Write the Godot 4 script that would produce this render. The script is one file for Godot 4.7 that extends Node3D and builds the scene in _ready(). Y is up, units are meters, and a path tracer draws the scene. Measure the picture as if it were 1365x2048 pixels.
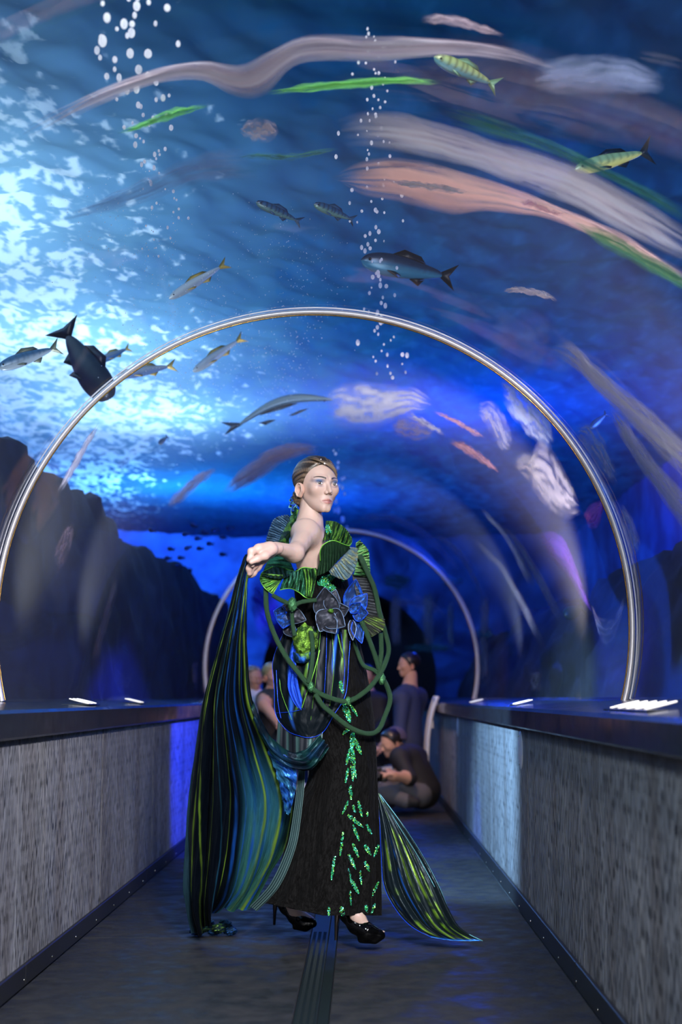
extends Node3D

# ---------------------------------------------------------------- measures
const F := 2844.0          # focal length in pixels of the 1365 x 2048 frame
const EYE := Vector3(0, 0.93, 0)
const AXIS_X := -0.205     # the tunnel's axis
const AXIS_Y := 1.24
const RADIUS := 1.33
const WOMAN_Z := -5.47     # where the woman stands
const PX := 1.0 / 520.0    # a photograph pixel at the woman, in metres

var cam_basis := Basis()
var M := {}
var noise := FastNoiseLite.new()
var strands := FastNoiseLite.new()
var rng := RandomNumberGenerator.new()
var taken := {}

# ---------------------------------------------------------------- places
func ray(px: float, py: float) -> Vector3:
	return cam_basis * Vector3((px - 682.5) / F, -(py - 1024.0) / F, -1.0)

func at(px: float, py: float, z: float) -> Vector3:
	var r := ray(px, py)
	return EYE + r * (z / r.z)

func on_tube(px: float, py: float, rad: float) -> Vector3:
	var r := ray(px, py)
	var o := Vector2(EYE.x - AXIS_X, EYE.y - AXIS_Y)
	var d := Vector2(r.x, r.y)
	var a := d.length_squared()
	var b := o.dot(d)
	var c := o.length_squared() - rad * rad
	var t := (-b + sqrt(maxf(b * b - a * c, 0.0))) / maxf(a, 1e-6)
	return EYE + r * minf(t, 22.0)

func on_floor(px: float, py: float, y := 0.0) -> Vector3:
	var r := ray(px, py)
	return EYE + r * ((y - EYE.y) / r.y)

func W(p: Vector3) -> Vector3:      # (pixel x, pixel y, pixels towards the camera) near the woman
	return at(p.x, p.y, WOMAN_Z + p.z * PX)

# ---------------------------------------------------------------- naming and tagging
func numbered(called: String) -> String:
	var n: int = taken.get(called, 0)
	taken[called] = n + 1
	return called if n == 0 else "%s_%03d" % [called, n]

func tag(o: Node, label: String, category: String, group := "", kind := "") -> void:
	if label: o.set_meta("label", label)
	if category: o.set_meta("category", category)
	if group: o.set_meta("group", group)
	if kind: o.set_meta("kind", kind)

func thing(called: String, label: String, category: String, where := Vector3.ZERO, group := "", kind := "") -> Node3D:
	var o := Node3D.new()
	o.name = numbered(called)
	add_child(o, true)
	o.position = where
	tag(o, label, category, group, kind)
	return o

func put(mesh: Mesh, called: String, mat: Material, parent: Node = null) -> MeshInstance3D:
	var o := MeshInstance3D.new()
	o.mesh = mesh
	o.material_override = mat
	if parent == null:
		o.name = numbered(called)
		add_child(o, true)
	else:
		o.name = called
		parent.add_child(o, true)
	return o

# mesh made in world coordinates put under a parent that stands at a place
func putw(mesh: Mesh, called: String, mat: Material, parent: Node3D) -> MeshInstance3D:
	var o := put(mesh, called, mat, parent)
	var p: Node = parent
	var shift := Vector3.ZERO
	while p != self:
		shift += (p as Node3D).position
		p = p.get_parent()
	o.position = -shift
	return o

# ---------------------------------------------------------------- geometry
class Geo:
	var v := PackedVector3Array()
	var c := PackedColorArray()
	var uv := PackedVector2Array()
	var ix := PackedInt32Array()
	func vert(p: Vector3, col := Color.WHITE, t := Vector2.ZERO) -> int:
		v.append(p); c.append(col); uv.append(t)
		return v.size() - 1
	func tri(a: int, b: int, d: int) -> void:
		ix.append(a); ix.append(b); ix.append(d)
	func quad(a: int, b: int, d: int, e: int) -> void:
		tri(a, b, d); tri(a, d, e)
	func normals() -> PackedVector3Array:
		var n := PackedVector3Array()
		n.resize(v.size())
		for k in range(0, ix.size(), 3):
			var a := ix[k]; var b := ix[k + 1]; var d := ix[k + 2]
			var w := (v[d] - v[a]).cross(v[b] - v[a])
			n[a] += w; n[b] += w; n[d] += w
		for k in n.size():
			n[k] = n[k].normalized() if n[k].length_squared() > 1e-24 else Vector3.UP
		return n
	func mesh() -> ArrayMesh:
		var arr := []
		arr.resize(Mesh.ARRAY_MAX)
		arr[Mesh.ARRAY_VERTEX] = v
		arr[Mesh.ARRAY_NORMAL] = normals()
		arr[Mesh.ARRAY_COLOR] = c
		arr[Mesh.ARRAY_TEX_UV] = uv
		arr[Mesh.ARRAY_INDEX] = ix
		var m := ArrayMesh.new()
		m.add_surface_from_arrays(Mesh.PRIMITIVE_TRIANGLES, arr)
		return m
	# a grid of nu+1 by nv+1 points, given by rows
	func grid(pts: PackedVector3Array, nu: int, nv: int, cols: PackedColorArray, close_u := false, flip := false) -> void:
		var o := v.size()
		v.append_array(pts)
		c.append_array(cols)
		for j in nv + 1:
			for i in nu + 1:
				uv.append(Vector2(float(i) / nu, float(j) / nv))
		for j in nv:
			for i in nu:
				var a := o + j * (nu + 1) + i
				var b := a + 1
				if close_u and i == nu - 1:
					b = o + j * (nu + 1)
				var d := b + nu + 1
				var e := a + nu + 1
				if flip: quad(a, b, d, e)
				else: quad(a, e, d, b)
	# flat-shaded bevelled box
	func box(lo: Vector3, hi: Vector3, bev := 0.004, col := Color.WHITE) -> void:
		var b := minf(bev, 0.45 * minf(hi.x - lo.x, minf(hi.y - lo.y, hi.z - lo.z)))
		var mid := (lo + hi) * 0.5
		var h := (hi - lo) * 0.5
		var ids := {}
		for ax in 3:
			for s in [-1.0, 1.0]:
				var u := (ax + 1) % 3
				var w := (ax + 2) % 3
				var cs := []
				for q in [[-1, -1], [1, -1], [1, 1], [-1, 1]]:
					var p := mid
					p[ax] += s * h[ax]
					p[u] += q[0] * (h[u] - b)
					p[w] += q[1] * (h[w] - b)
					cs.append(p)
				_flat([cs[0], cs[1], cs[2], cs[3]], mid, col)
		for ax in 3:
			var u := (ax + 1) % 3
			var w := (ax + 2) % 3
			for s in [-1.0, 1.0]:
				for t in [-1.0, 1.0]:
					var cs := []
					for q in [[-1, 0], [1, 0], [1, 1], [-1, 1]]:
						var p := mid
						p[ax] += q[0] * (h[ax] - b)
						p[u] += s * (h[u] - (0.0 if q[1] == 0 else b))
						p[w] += t * (h[w] - (b if q[1] == 0 else 0.0))
						cs.append(p)
					_flat(cs, mid, col)
		for sx in [-1.0, 1.0]:
			for sy in [-1.0, 1.0]:
				for sz in [-1.0, 1.0]:
					var k := Vector3(sx, sy, sz)
					var p := mid + k * h
					_flat([p - Vector3(0, sy * b, sz * b), p - Vector3(sx * b, 0, sz * b), p - Vector3(sx * b, sy * b, 0)], mid, col)
	func _flat(ps: Array, mid: Vector3, col: Color) -> void:
		var a: Vector3 = ps[0]; var b: Vector3 = ps[1]; var d: Vector3 = ps[2]
		var n := (d - a).cross(b - a)
		if n.dot(a - mid) < 0:
			ps.reverse()
		var o := v.size()
		for p in ps:
			vert(p, col, Vector2(p.z, p.y))
		for k in range(1, ps.size() - 1):
			tri(o, o + k, o + k + 1)
	# a tube along points; radii per point; ns sides
	func tube(pts: PackedVector3Array, radii: PackedFloat32Array, ns: int, cols: PackedColorArray, flat := 1.0, flat_dir := Vector3.ZERO, caps := true) -> void:
		var n := pts.size()
		var o := v.size()
		var up := Vector3.UP
		for i in n:
			var t := (pts[mini(i + 1, n - 1)] - pts[maxi(i - 1, 0)]).normalized()
			if i == 0:
				up = Vector3.UP if absf(t.y) < 0.9 else Vector3.RIGHT
				if flat_dir != Vector3.ZERO: up = flat_dir
			up = (up - t * up.dot(t)).normalized()
			if flat_dir != Vector3.ZERO:
				up = (flat_dir - t * flat_dir.dot(t)).normalized()
			var side := t.cross(up)
			for k in ns:
				var a := TAU * k / ns
				vert(pts[i] + (side * cos(a) + up * sin(a) * flat) * radii[i], cols[i] if cols.size() > i else Color.WHITE, Vector2(float(k) / ns, float(i) / n))
		for i in n - 1:
			for k in ns:
				var k2 := (k + 1) % ns
				quad(o + i * ns + k, o + i * ns + k2, o + (i + 1) * ns + k2, o + (i + 1) * ns + k)
		if caps:
			for e in [0, n - 1]:
				var m := vert(pts[e], cols[e] if cols.size() > e else Color.WHITE)
				for k in ns:
					var k2 := (k + 1) % ns
					if e == 0: tri(m, o + k2, o + k)
					else: tri(m, o + e * ns + k, o + e * ns + k2)
	func ball(p: Vector3, r: Vector3, nu: int, nv: int, col := Color.WHITE, b := Basis()) -> void:
		var pts := PackedVector3Array()
		var cs := PackedColorArray()
		for j in nv + 1:
			var a := PI * j / nv
			for i in nu + 1:
				var t := TAU * i / nu
				pts.append(p + b * (Vector3(sin(a) * cos(t), cos(a), sin(a) * sin(t)) * r))
				cs.append(col)
		grid(pts, nu, nv, cs, true)

func cr(a: Vector3, b: Vector3, c: Vector3, d: Vector3, t: float) -> Vector3:
	return 0.5 * (2.0 * b + (c - a) * t + (2.0 * a - 5.0 * b + 4.0 * c - d) * t * t + (3.0 * b - a - 3.0 * c + d) * t * t * t)

func spline(p: Array, n: int) -> PackedVector3Array:      # n + 1 points evenly along the curve through p
	var fine := PackedVector3Array()
	var last := p.size() - 1
	for i in last:
		for k in 12:
			fine.append(cr(p[maxi(i - 1, 0)], p[i], p[i + 1], p[mini(i + 2, last)], k / 12.0))
	fine.append(p[last])
	var lens := PackedFloat32Array([0.0])
	for i in range(1, fine.size()):
		lens.append(lens[i - 1] + fine[i].distance_to(fine[i - 1]))
	var out := PackedVector3Array()
	var j := 0
	for i in n + 1:
		var s: float = lens[lens.size() - 1] * i / n
		while j < lens.size() - 2 and lens[j + 1] < s:
			j += 1
		var seg := lens[j + 1] - lens[j]
		out.append(fine[j].lerp(fine[j + 1], clampf((s - lens[j]) / seg, 0, 1) if seg > 0 else 0.0))
	return out

func v3(flat: Array) -> Array:      # [x, y, d, x, y, d, ...] to points
	var out := []
	for k in range(0, flat.size(), 3):
		out.append(Vector3(flat[k], flat[k + 1], flat[k + 2]))
	return out

# a cloth through rails given in (pixel, pixel, depth) near the woman; fold and colour are functions of (u, v)
func cloth(rails: Array, nu: int, nv: int, fold: Callable, colour: Callable, thick := 0.0012) -> ArrayMesh:
	var rs := []
	for r in rails:
		rs.append(spline(r, nu))
	var n := rs.size() - 1
	var pts := PackedVector3Array()
	var cols := PackedColorArray()
	for j in nv + 1:
		var f := float(j) / nv * n
		var k := mini(int(f), n - 1)
		var t := f - k
		for i in nu + 1:
			pts.append(W(cr(rs[maxi(k - 1, 0)][i], rs[k][i], rs[k + 1][i], rs[mini(k + 2, n)][i], t)))
			cols.append(colour.call(float(i) / nu, float(j) / nv))
	var g := Geo.new()
	g.grid(pts, nu, nv, cols)
	var nor := g.normals()
	for j in nv + 1:
		for i in nu + 1:
			var q := j * (nu + 1) + i
			var h: float = fold.call(float(i) / nu, float(j) / nv)
			g.v[q] += nor[q] * h
	if thick > 0.0:       # the second face of the cloth
		nor = g.normals()
		var back := PackedVector3Array()
		for q in g.v.size():
			back.append(g.v[q] - nor[q] * thick)
		var base := g.v.duplicate()
		g.grid(back, nu, nv, cols, false, true)
		var o := base.size()
		for i in nu:
			g.quad(i + 1, i, o + i, o + i + 1)
			var e := nv * (nu + 1) + i
			g.quad(e, e + 1, o + e + 1, o + e)
		for j in nv:
			var a := j * (nu + 1)
			g.quad(a, a + nu + 1, o + a + nu + 1, o + a)
			var b := a + nu
			g.quad(b + nu + 1, b, o + b, o + b + nu + 1)
	return g.mesh()

# ---------------------------------------------------------------- smooth bodies (distance field and surface nets)
class Field:
	var lo: Vector3
	var cell: float
	var nx: int
	var ny: int
	var nz: int
	var d := PackedFloat32Array()
	var k := 0.02
	var bones := []
	func _init(l: Vector3, h: Vector3, cs: float, blend: float) -> void:
		lo = l; cell = cs; k = blend
		nx = int((h.x - l.x) / cs) + 2; ny = int((h.y - l.y) / cs) + 2; nz = int((h.z - l.z) / cs) + 2
		d.resize(nx * ny * nz)
		d.fill(1.0)
	func bone(a: Vector3, ra: float, b: Vector3, rb: float, col := Color.WHITE, mult := Vector3.ONE) -> void:
		bones.append([a, b, ra, rb, col])
		var m := maxf(ra, rb) + k * 1.3 + cell * 2.0
		var i0 := maxi(int((minf(a.x, b.x) - m - lo.x) / cell), 0); var i1 := mini(int((maxf(a.x, b.x) + m - lo.x) / cell) + 1, nx - 1)
		var j0 := maxi(int((minf(a.y, b.y) - m - lo.y) / cell), 0); var j1 := mini(int((maxf(a.y, b.y) + m - lo.y) / cell) + 1, ny - 1)
		var q0 := maxi(int((minf(a.z, b.z) - m - lo.z) / cell), 0); var q1 := mini(int((maxf(a.z, b.z) + m - lo.z) / cell) + 1, nz - 1)
		var ab := b - a
		var l2 := maxf(ab.length_squared(), 1e-9)
		for q in range(q0, q1 + 1):
			for j in range(j0, j1 + 1):
				var row := (q * ny + j) * nx
				for i in range(i0, i1 + 1):
					var p := lo + Vector3(i, j, q) * cell - a
					var t := clampf(p.dot(ab) / l2, 0.0, 1.0)
					var e := (p - ab * t).length() - lerpf(ra, rb, t)
					var o := d[row + i]
					var h := maxf(k - absf(e - o), 0.0) / k
					d[row + i] = minf(e, o) - h * h * k * 0.25
	func tint(p: Vector3) -> Color:      # colour of the nearest bone
		var best := 1e9
		var col := Color.WHITE
		for b in bones:
			var ab: Vector3 = b[1] - b[0]
			var t := clampf((p - b[0]).dot(ab) / maxf(ab.length_squared(), 1e-9), 0.0, 1.0)
			var e: float = (p - b[0] - ab * t).length() - lerpf(b[2], b[3], t)
			if e < best:
				best = e; col = b[4]
		return col
	func net(g: Geo) -> void:
		var id := PackedInt32Array()
		id.resize(d.size())
		id.fill(-1)
		var step := [0, 1, nx, nx + 1, nx * ny, nx * ny + 1, nx * ny + nx, nx * ny + nx + 1]
		var lim := cell * 1.8
		for q in nz - 1:
			for j in ny - 1:
				var row := (q * ny + j) * nx
				for i in nx - 1:
					var s := row + i
					if absf(d[s]) > lim: continue
					var neg := 0
					for e in 8:
						if d[s + step[e]] < 0.0: neg += 1
					if neg == 0 or neg == 8: continue
					var sum := Vector3.ZERO
					var cnt := 0
					for e in 8:
						for b in [1, 2, 4]:
							if e & b: continue
							var d0 := d[s + step[e]]
							var d1 := d[s + step[e | b]]
							if (d0 < 0.0) == (d1 < 0.0): continue
							var t := d0 / (d0 - d1)
							var p := Vector3(e & 1, (e >> 1) & 1, (e >> 2) & 1)
							if b == 1: p.x += t
							elif b == 2: p.y += t
							else: p.z += t
							sum += p
							cnt += 1
					var w := lo + (Vector3(i, j, q) + sum / cnt) * cell
					id[s] = g.vert(w, tint(w))
		for q in range(1, nz - 1):
			for j in range(1, ny - 1):
				for i in range(1, nx - 1):
					var s := (q * ny + j) * nx + i
					if absf(d[s]) > lim: continue
					for ax in 3:
						var st: int = step[1 << ax]
						var n0 := d[s] < 0.0
						if n0 == (d[s + st] < 0.0): continue
						var u: int = step[1 << ((ax + 1) % 3)]
						var w: int = step[1 << ((ax + 2) % 3)]
						var a := id[s]; var b := id[s - u]; var c := id[s - u - w]; var e := id[s - w]
						if a < 0 or b < 0 or c < 0 or e < 0: continue
						if n0: g.quad(a, e, c, b)
						else: g.quad(a, b, c, e)

# ---------------------------------------------------------------- materials
func mat(called: String, col: Color, rough: float, metal := 0.0, vertex := false) -> StandardMaterial3D:
	var m := StandardMaterial3D.new()
	m.resource_name = called
	m.albedo_color = col
	m.roughness = rough
	m.metallic = metal
	m.vertex_color_use_as_albedo = vertex
	m.cull_mode = BaseMaterial3D.CULL_DISABLED
	M[called] = m
	return m

func noise_tex(seed_: int, freq: float, size: int, ramp: Array, octaves := 4, normal := false, strength := 4.0) -> NoiseTexture2D:
	var n := FastNoiseLite.new()
	n.seed = seed_
	n.frequency = freq
	n.fractal_octaves = octaves
	var t := NoiseTexture2D.new()
	t.noise = n
	t.width = size
	t.height = size
	t.seamless = true
	if normal:
		t.as_normal_map = true
		t.bump_strength = strength
	elif ramp.size():
		var gr := Gradient.new()
		gr.offsets = PackedFloat32Array()
		gr.colors = PackedColorArray()
		var offs := PackedFloat32Array()
		var cols := PackedColorArray()
		for k in range(0, ramp.size(), 2):
			offs.append(ramp[k])
			cols.append(ramp[k + 1])
		gr.offsets = offs
		gr.colors = cols
		t.color_ramp = gr
	return t

# ---------------------------------------------------------------- the scene
func _ready() -> void:
	rng.seed = 7
	noise.seed = 3
	noise.frequency = 1.0
	strands.seed = 8
	strands.frequency = 1.0
	strands.fractal_type = FastNoiseLite.FRACTAL_NONE
	var pitch := atan(372.0 / F)
	var yaw := atan(42.5 * cos(pitch) / F)
	cam_basis = Basis.from_euler(Vector3(pitch, yaw, 0))
	var cam := Camera3D.new()
	cam.name = "camera"
	var lens := CameraAttributesPhysical.new()
	lens.frustum_focal_length = 24.0 / (2.0 * 1024.0 / F)
	lens.frustum_focus_distance = 5.42
	lens.exposure_aperture = 1.6
	cam.attributes = lens
	cam.transform = Transform3D(cam_basis, EYE)
	add_child(cam)
	cam.fov = rad_to_deg(2.0 * atan(1024.0 / F))
	cam.near = 0.05
	cam.far = 100.0
	cam.current = true

	var env := Environment.new()
	env.background_mode = Environment.BG_COLOR
	env.background_color = Color(0.02, 0.05, 0.10)
	env.background_energy_multiplier = 0.3
	env.tonemap_mode = Environment.TONE_MAPPER_LINEAR
	env.tonemap_exposure = 1.0
	env.sdfgi_enabled = true
	env.ssao_enabled = true
	env.ssil_enabled = true
	var we := WorldEnvironment.new()
	we.name = "world"
	we.environment = env
	add_child(we)

	# the show light that follows the woman, from above the camera; the daylight over the tank; the tank's blue lamps
	spot("stage_spot_light", Vector3(0.36, 2.25, -0.6), Vector3(-0.22, 1.1, -5.47), Color(1.0, 0.96, 0.92), 13.5, 16.0, 0.10, 0.6)
	spot("aisle_spot_light", Vector3(0.45, 2.3, -1.4), Vector3(-1.1, 0.40, -4.4), Color(0.97, 0.96, 1.0), 14.0, 38.0, 0.10, 0.9)
	spot("wall_spot_light", Vector3(-1.0, 2.0, -6.2), Vector3(0.7, 0.45, -7.6), Color(0.62, 0.82, 1.0), 24.0, 26.0, 0.05, 0.6)
	spot("blue_spot_light", Vector3(0.5, 2.1, -8.2), Vector3(-1.1, 0.55, -9.2), Color(0.12, 0.22, 1.0), 30.0, 22.0, 0.05, 0.4)
	spot("blue_spot_light", Vector3(-0.8, 2.2, -8.4), Vector3(0.50, 0.0, -8.9), Color(0.10, 0.22, 1.0), 9.0, 11.0, 0.05, 0.8)  # added spot, makes the blue sheen on the floor
	spot("house_spot_light", Vector3(0.3, 2.35, -10.4), Vector3(0.25, 0.5, -12.1), Color(1.0, 0.80, 0.65), 3.0, 40.0, 0.08, 0.8)
	area("skylight", Vector3(0.0, 6.2, -8.0), Vector3(0, 0, -8.0), Vector2(7, 22), Color(0.55, 0.80, 1.0), 15.0)
	omni("daylight_lamp_light", Vector3(-2.3, 4.5, -6.8), Color(0.84, 0.95, 1.0), 2.7, 0.5)
	omni("daylight_lamp_light", Vector3(-1.9, 4.5, -9.6), Color(0.84, 0.95, 1.0), 3.2, 0.5)
	omni("daylight_lamp_light", Vector3(-1.7, 4.5, -12.2), Color(0.80, 0.93, 1.0), 3.6, 0.5)
	omni("daylight_lamp_light", Vector3(-2.2, 4.4, -16.5), Color(0.50, 0.80, 1.0), 9.0, 0.5)
	omni("blue_lamp_light", Vector3(0.9, 4.5, -12.0), Color(0.06, 0.36, 1.0), 8.0, 0.3)
	omni("blue_lamp_light", Vector3(-0.8, 4.6, -17.5), Color(0.10, 0.42, 1.0), 7.0, 0.3)
	omni("blue_lamp_light", Vector3(1.2, 2.9, -14.5), Color(0.06, 0.26, 1.0), 3.5, 0.2)
	omni("blue_lamp_light", Vector3(-2.3, 2.7, -20.2), Color(0.35, 0.58, 1.0), 9.0, 0.2)
	omni("tank_fill_light", Vector3(1.2, 3.0, -1.9), Color(0.95, 0.95, 1.0), 8.0, 0.3)  # added fill in the water, out of view, for the mirrored ribbons
	omni("tank_fill_light", Vector3(-0.9, 3.0, -2.3), Color(0.92, 0.97, 1.0), 4.5, 0.3)  # added fill, out of view, brightens the bubbles and upper ribbons
	omni("tank_fill_light", Vector3(2.4, 2.7, -7.0), Color(0.35, 0.55, 1.0), 2.0, 0.3)  # added blue fill for the right side of the tank

	materials()
	walkway()
	tunnel()
	tank()
	reflections()
	fishes()
	bubbles()
	woman()
	audience()

func aim(l: Light3D, p: Vector3, target: Vector3) -> void:
	add_child(l, true)
	l.look_at_from_position(p, target, Vector3.UP if absf((target - p).normalized().y) < 0.98 else Vector3.RIGHT)
	l.shadow_enabled = true

func spot(called: String, p: Vector3, target: Vector3, col: Color, energy: float, angle: float, size: float, blend: float) -> void:
	var l := SpotLight3D.new()
	l.name = numbered(called)
	l.light_color = col
	l.light_energy = energy
	l.spot_angle = angle
	l.spot_angle_attenuation = blend
	l.spot_range = 40.0
	l.spot_attenuation = 2.0
	l.light_size = size
	aim(l, p, target)

func omni(called: String, p: Vector3, col: Color, energy: float, size: float) -> void:
	var l := OmniLight3D.new()
	l.name = numbered(called)
	l.light_color = col
	l.light_energy = energy
	l.light_size = size
	l.omni_range = 40.0
	l.omni_attenuation = 2.0
	l.shadow_enabled = true
	add_child(l, true)
	l.position = p

func area(called: String, p: Vector3, target: Vector3, s: Vector2, col: Color, energy: float) -> void:
	var l := AreaLight3D.new()
	l.name = numbered(called)
	l.light_color = col
	l.light_energy = energy
	l.area_size = s
	l.area_range = 40.0
	aim(l, p, target)

func materials() -> void:
	var m := mat("carpet", Color(0.50, 0.50, 0.51), 0.95)
	m.albedo_texture = noise_tex(11, 0.012, 512, [0.2, Color(0.80, 0.785, 0.785), 0.5, Color(0.86, 0.86, 0.875), 0.65, Color(0.92, 0.94, 0.97), 0.85, Color(1, 1, 1)], 3)
	m.uv1_triplanar = true
	m.uv1_world_triplanar = true
	m.uv1_scale = Vector3(0.55, 0.06, 0.55)
	m.normal_enabled = true
	m.normal_texture = noise_tex(12, 0.35, 512, [], 3, true, 14.0)
	m.normal_scale = 0.4
	m.rim_enabled = true
	m.rim = 0.3
	m = mat("ledge", Color(0.16, 0.17, 0.19), 0.38)
	m.roughness_texture = noise_tex(13, 0.02, 256, [0.0, Color(0.25, 0.25, 0.25), 1.0, Color(0.7, 0.7, 0.7)])
	m.uv1_triplanar = true
	m.uv1_world_triplanar = true
	mat("ledge_shadow_gap", Color(0.03, 0.03, 0.03), 0.9)
	m = mat("rubber", Color(0.155, 0.158, 0.162), 0.5)
	m.albedo_texture = noise_tex(14, 0.03, 512, [0.2, Color(0.82, 0.82, 0.84), 0.8, Color(1, 1, 1)], 5)
	m.roughness_texture = noise_tex(15, 0.014, 512, [0.2, Color(0.55, 0.55, 0.55), 0.8, Color(1, 1, 1)], 3)
	m.roughness = 0.85
	m.uv1_triplanar = true
	m.uv1_world_triplanar = true
	m.uv1_scale = Vector3(0.8, 0.8, 0.9)
	m.normal_enabled = true
	m.normal_texture = noise_tex(16, 0.012, 512, [], 5, true, 9.0)
	m.normal_scale = 0.5
	mat("channel_metal", Color(0.15, 0.19, 0.20), 0.42, 0.5)
	mat("baseboard", Color(0.13, 0.135, 0.145), 0.5)
	mat("screw", Color(0.8, 0.78, 0.72), 0.25, 1.0)
	mat("white_plate", Color(0.80, 0.82, 0.86), 0.4)
	m = mat("acrylic", Color(1, 1, 1, 0.03), 0.02)
	m.metallic_specular = 0.36
	m.transparency = BaseMaterial3D.TRANSPARENCY_ALPHA
	mat("seam_metal", Color(0.95, 0.94, 0.95), 0.35, 0.6)
	mat("seam_gold", Color(0.85, 0.66, 0.38), 0.22, 1.0)
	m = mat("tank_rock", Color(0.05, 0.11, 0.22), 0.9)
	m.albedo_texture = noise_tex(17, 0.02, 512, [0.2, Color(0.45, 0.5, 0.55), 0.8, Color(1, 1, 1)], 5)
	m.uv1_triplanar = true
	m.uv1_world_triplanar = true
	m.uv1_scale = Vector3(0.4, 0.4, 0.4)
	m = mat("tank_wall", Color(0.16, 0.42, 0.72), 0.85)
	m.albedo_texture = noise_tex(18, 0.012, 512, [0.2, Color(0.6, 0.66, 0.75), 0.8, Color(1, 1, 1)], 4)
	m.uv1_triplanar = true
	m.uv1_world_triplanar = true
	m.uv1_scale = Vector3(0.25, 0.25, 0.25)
	mat("concrete", Color(0.3, 0.32, 0.35), 0.9)

func structure(mesh: Mesh, called: String, m: Material, parent: Node = null) -> MeshInstance3D:
	var o := put(mesh, called, m, parent)
	if parent == null:
		o.set_meta("kind", "structure")
	return o

func walkway() -> void:
	var zf := 3.0
	var ze := -24.0
	# floor slab, two rubber mats in lengths, the channel between them
	var fl := thing("floor", "", "", Vector3.ZERO, "", "structure")
	var g := Geo.new()
	g.box(Vector3(-1.3, -0.12, ze), Vector3(0.9, -0.012, zf), 0.001)
	put(g.mesh(), "slab", M.concrete, fl)
	for s in [[-1.10, -0.206], [-0.098, 0.69]]:
		var z := zf
		var first := true
		while z > ze:
			var l := 1.4 if first else 3.66
			first = false
			g = Geo.new()
			g.box(Vector3(s[0], -0.012, maxf(z - l, ze) + 0.002), Vector3(s[1], 0.0, z), 0.003)
			put(g.mesh(), "floor_mat", M.rubber, fl)
			z -= l
	g = Geo.new()
	g.box(Vector3(-0.204, -0.012, ze), Vector3(-0.136, -0.001, zf), 0.002)
	put(g.mesh(), "channel_cover", M.channel_metal, fl)
	g = Geo.new()
	g.box(Vector3(-0.134, -0.012, ze), Vector3(-0.100, -0.004, zf), 0.002)
	put(g.mesh(), "channel_groove", M.channel_metal, fl)
	g = Geo.new()
	for c in [-0.19, -0.17, -0.15]:
		for k in 190:
			var z := -3.6 - k * 0.012
			g.box(Vector3(c - 0.006, -0.001, z - 0.003), Vector3(c + 0.006, 0.0008, z + 0.001), 0.0003)
	var ribs := put(g.mesh(), "channel_ribs", M.channel_metal, fl)
	ribs.set_meta("kind", "stuff")
	# carpeted walls, each panel by itself, with joints
	var joints := [3.0, 1.4, -0.1, -1.6, -3.17, -4.67, -6.17, -7.67, -9.17, -10.67, -12.17, -13.67, -15.17, -16.67, -18.17, -19.67, -21.17, -22.67, -24.0]
	for side in [0, 1]:
		var wall := thing("wall_left" if side == 0 else "wall_right", "", "", Vector3.ZERO, "", "structure")
		for k in joints.size() - 1:
			g = Geo.new()
			var z1: float = joints[k] - 0.003
			var z0: float = joints[k + 1] + 0.003
			if side == 0: g.box(Vector3(-1.30, 0.0, z0), Vector3(-1.115, 0.825, z1), 0.006)
			else: g.box(Vector3(0.705, 0.0, z0), Vector3(0.9, 0.825, z1), 0.006)
			put(g.mesh(), "wall_panel", M.carpet, wall)
		# the dark ledge along the acrylic: a profile swept along the wall
		var prof: Array
		if side == 0:
			prof = [Vector2(-1.16, 0.80), Vector2(-1.092, 0.80), Vector2(-1.084, 0.808), Vector2(-1.084, 0.882), Vector2(-1.095, 0.893), Vector2(-1.30, 0.905), Vector2(-1.50, 0.914), Vector2(-1.535, 0.925), Vector2(-1.62, 0.925), Vector2(-1.62, 0.80)]
		else:
			prof = [Vector2(0.74, 0.80), Vector2(0.68, 0.80), Vector2(0.672, 0.808), Vector2(0.672, 0.875), Vector2(0.684, 0.888), Vector2(0.86, 0.905), Vector2(1.07, 0.918), Vector2(1.115, 0.934), Vector2(1.21, 0.934), Vector2(1.21, 0.80)]
		var led := thing("trim_1" if side == 0 else "trim_2", "", "", Vector3.ZERO, "", "structure")
		var zs := [3.0, 0.6, -2.4, -5.4, -8.4, -11.4, -14.4, -17.4, -20.6, -24.0]
		for k in zs.size() - 1:
			g = Geo.new()
			sweep(g, prof, zs[k] - 0.001, zs[k + 1] + 0.001, side == 1)
			put(g.mesh(), "ledge_length", M.ledge, led)
		g = Geo.new()
		if side == 0: g.box(Vector3(-1.3, 0.826, -24), Vector3(-1.125, 0.85, 3), 0.001)
		else: g.box(Vector3(0.715, 0.826, -24), Vector3(0.9, 0.85, 3), 0.001)
		put(g.mesh(), "shadow_gap", M.ledge_shadow_gap, led)
		# baseboard lengths and their screws
		var bb := thing("baseboard_left" if side == 0 else "baseboard_right", "", "", Vector3.ZERO, "", "structure")
		var bz := [3.0, 0.2, -2.2, -4.78, -7.4, -10.0, -12.6, -15.2, -17.6, -20.8, -24.0]
		for k in bz.size() - 1:
			g = Geo.new()
			if side == 0: g.box(Vector3(-1.115, 0.0, bz[k + 1] + 0.002), Vector3(-1.10, 0.068, bz[k] - 0.002), 0.003)
			else: g.box(Vector3(0.69, 0.0, bz[k + 1] + 0.002), Vector3(0.705, 0.08, bz[k] - 0.002), 0.003)
			put(g.mesh(), "board", M.baseboard, bb)
		var z := -3.5
		while z > -11.0:
			g = Geo.new()
			g.ball(Vector3(-1.10 if side == 0 else 0.69, 0.022, z), Vector3(0.003, 0.005, 0.005), 8, 6)
			put(g.mesh(), "screw", M.screw, bb)
			z -= 0.42
	# the tunnel's far end
	g = Geo.new()
	g.box(Vector3(-1.8, -0.1, -24.2), Vector3(1.4, 2.8, -24.0), 0.01)
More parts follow.
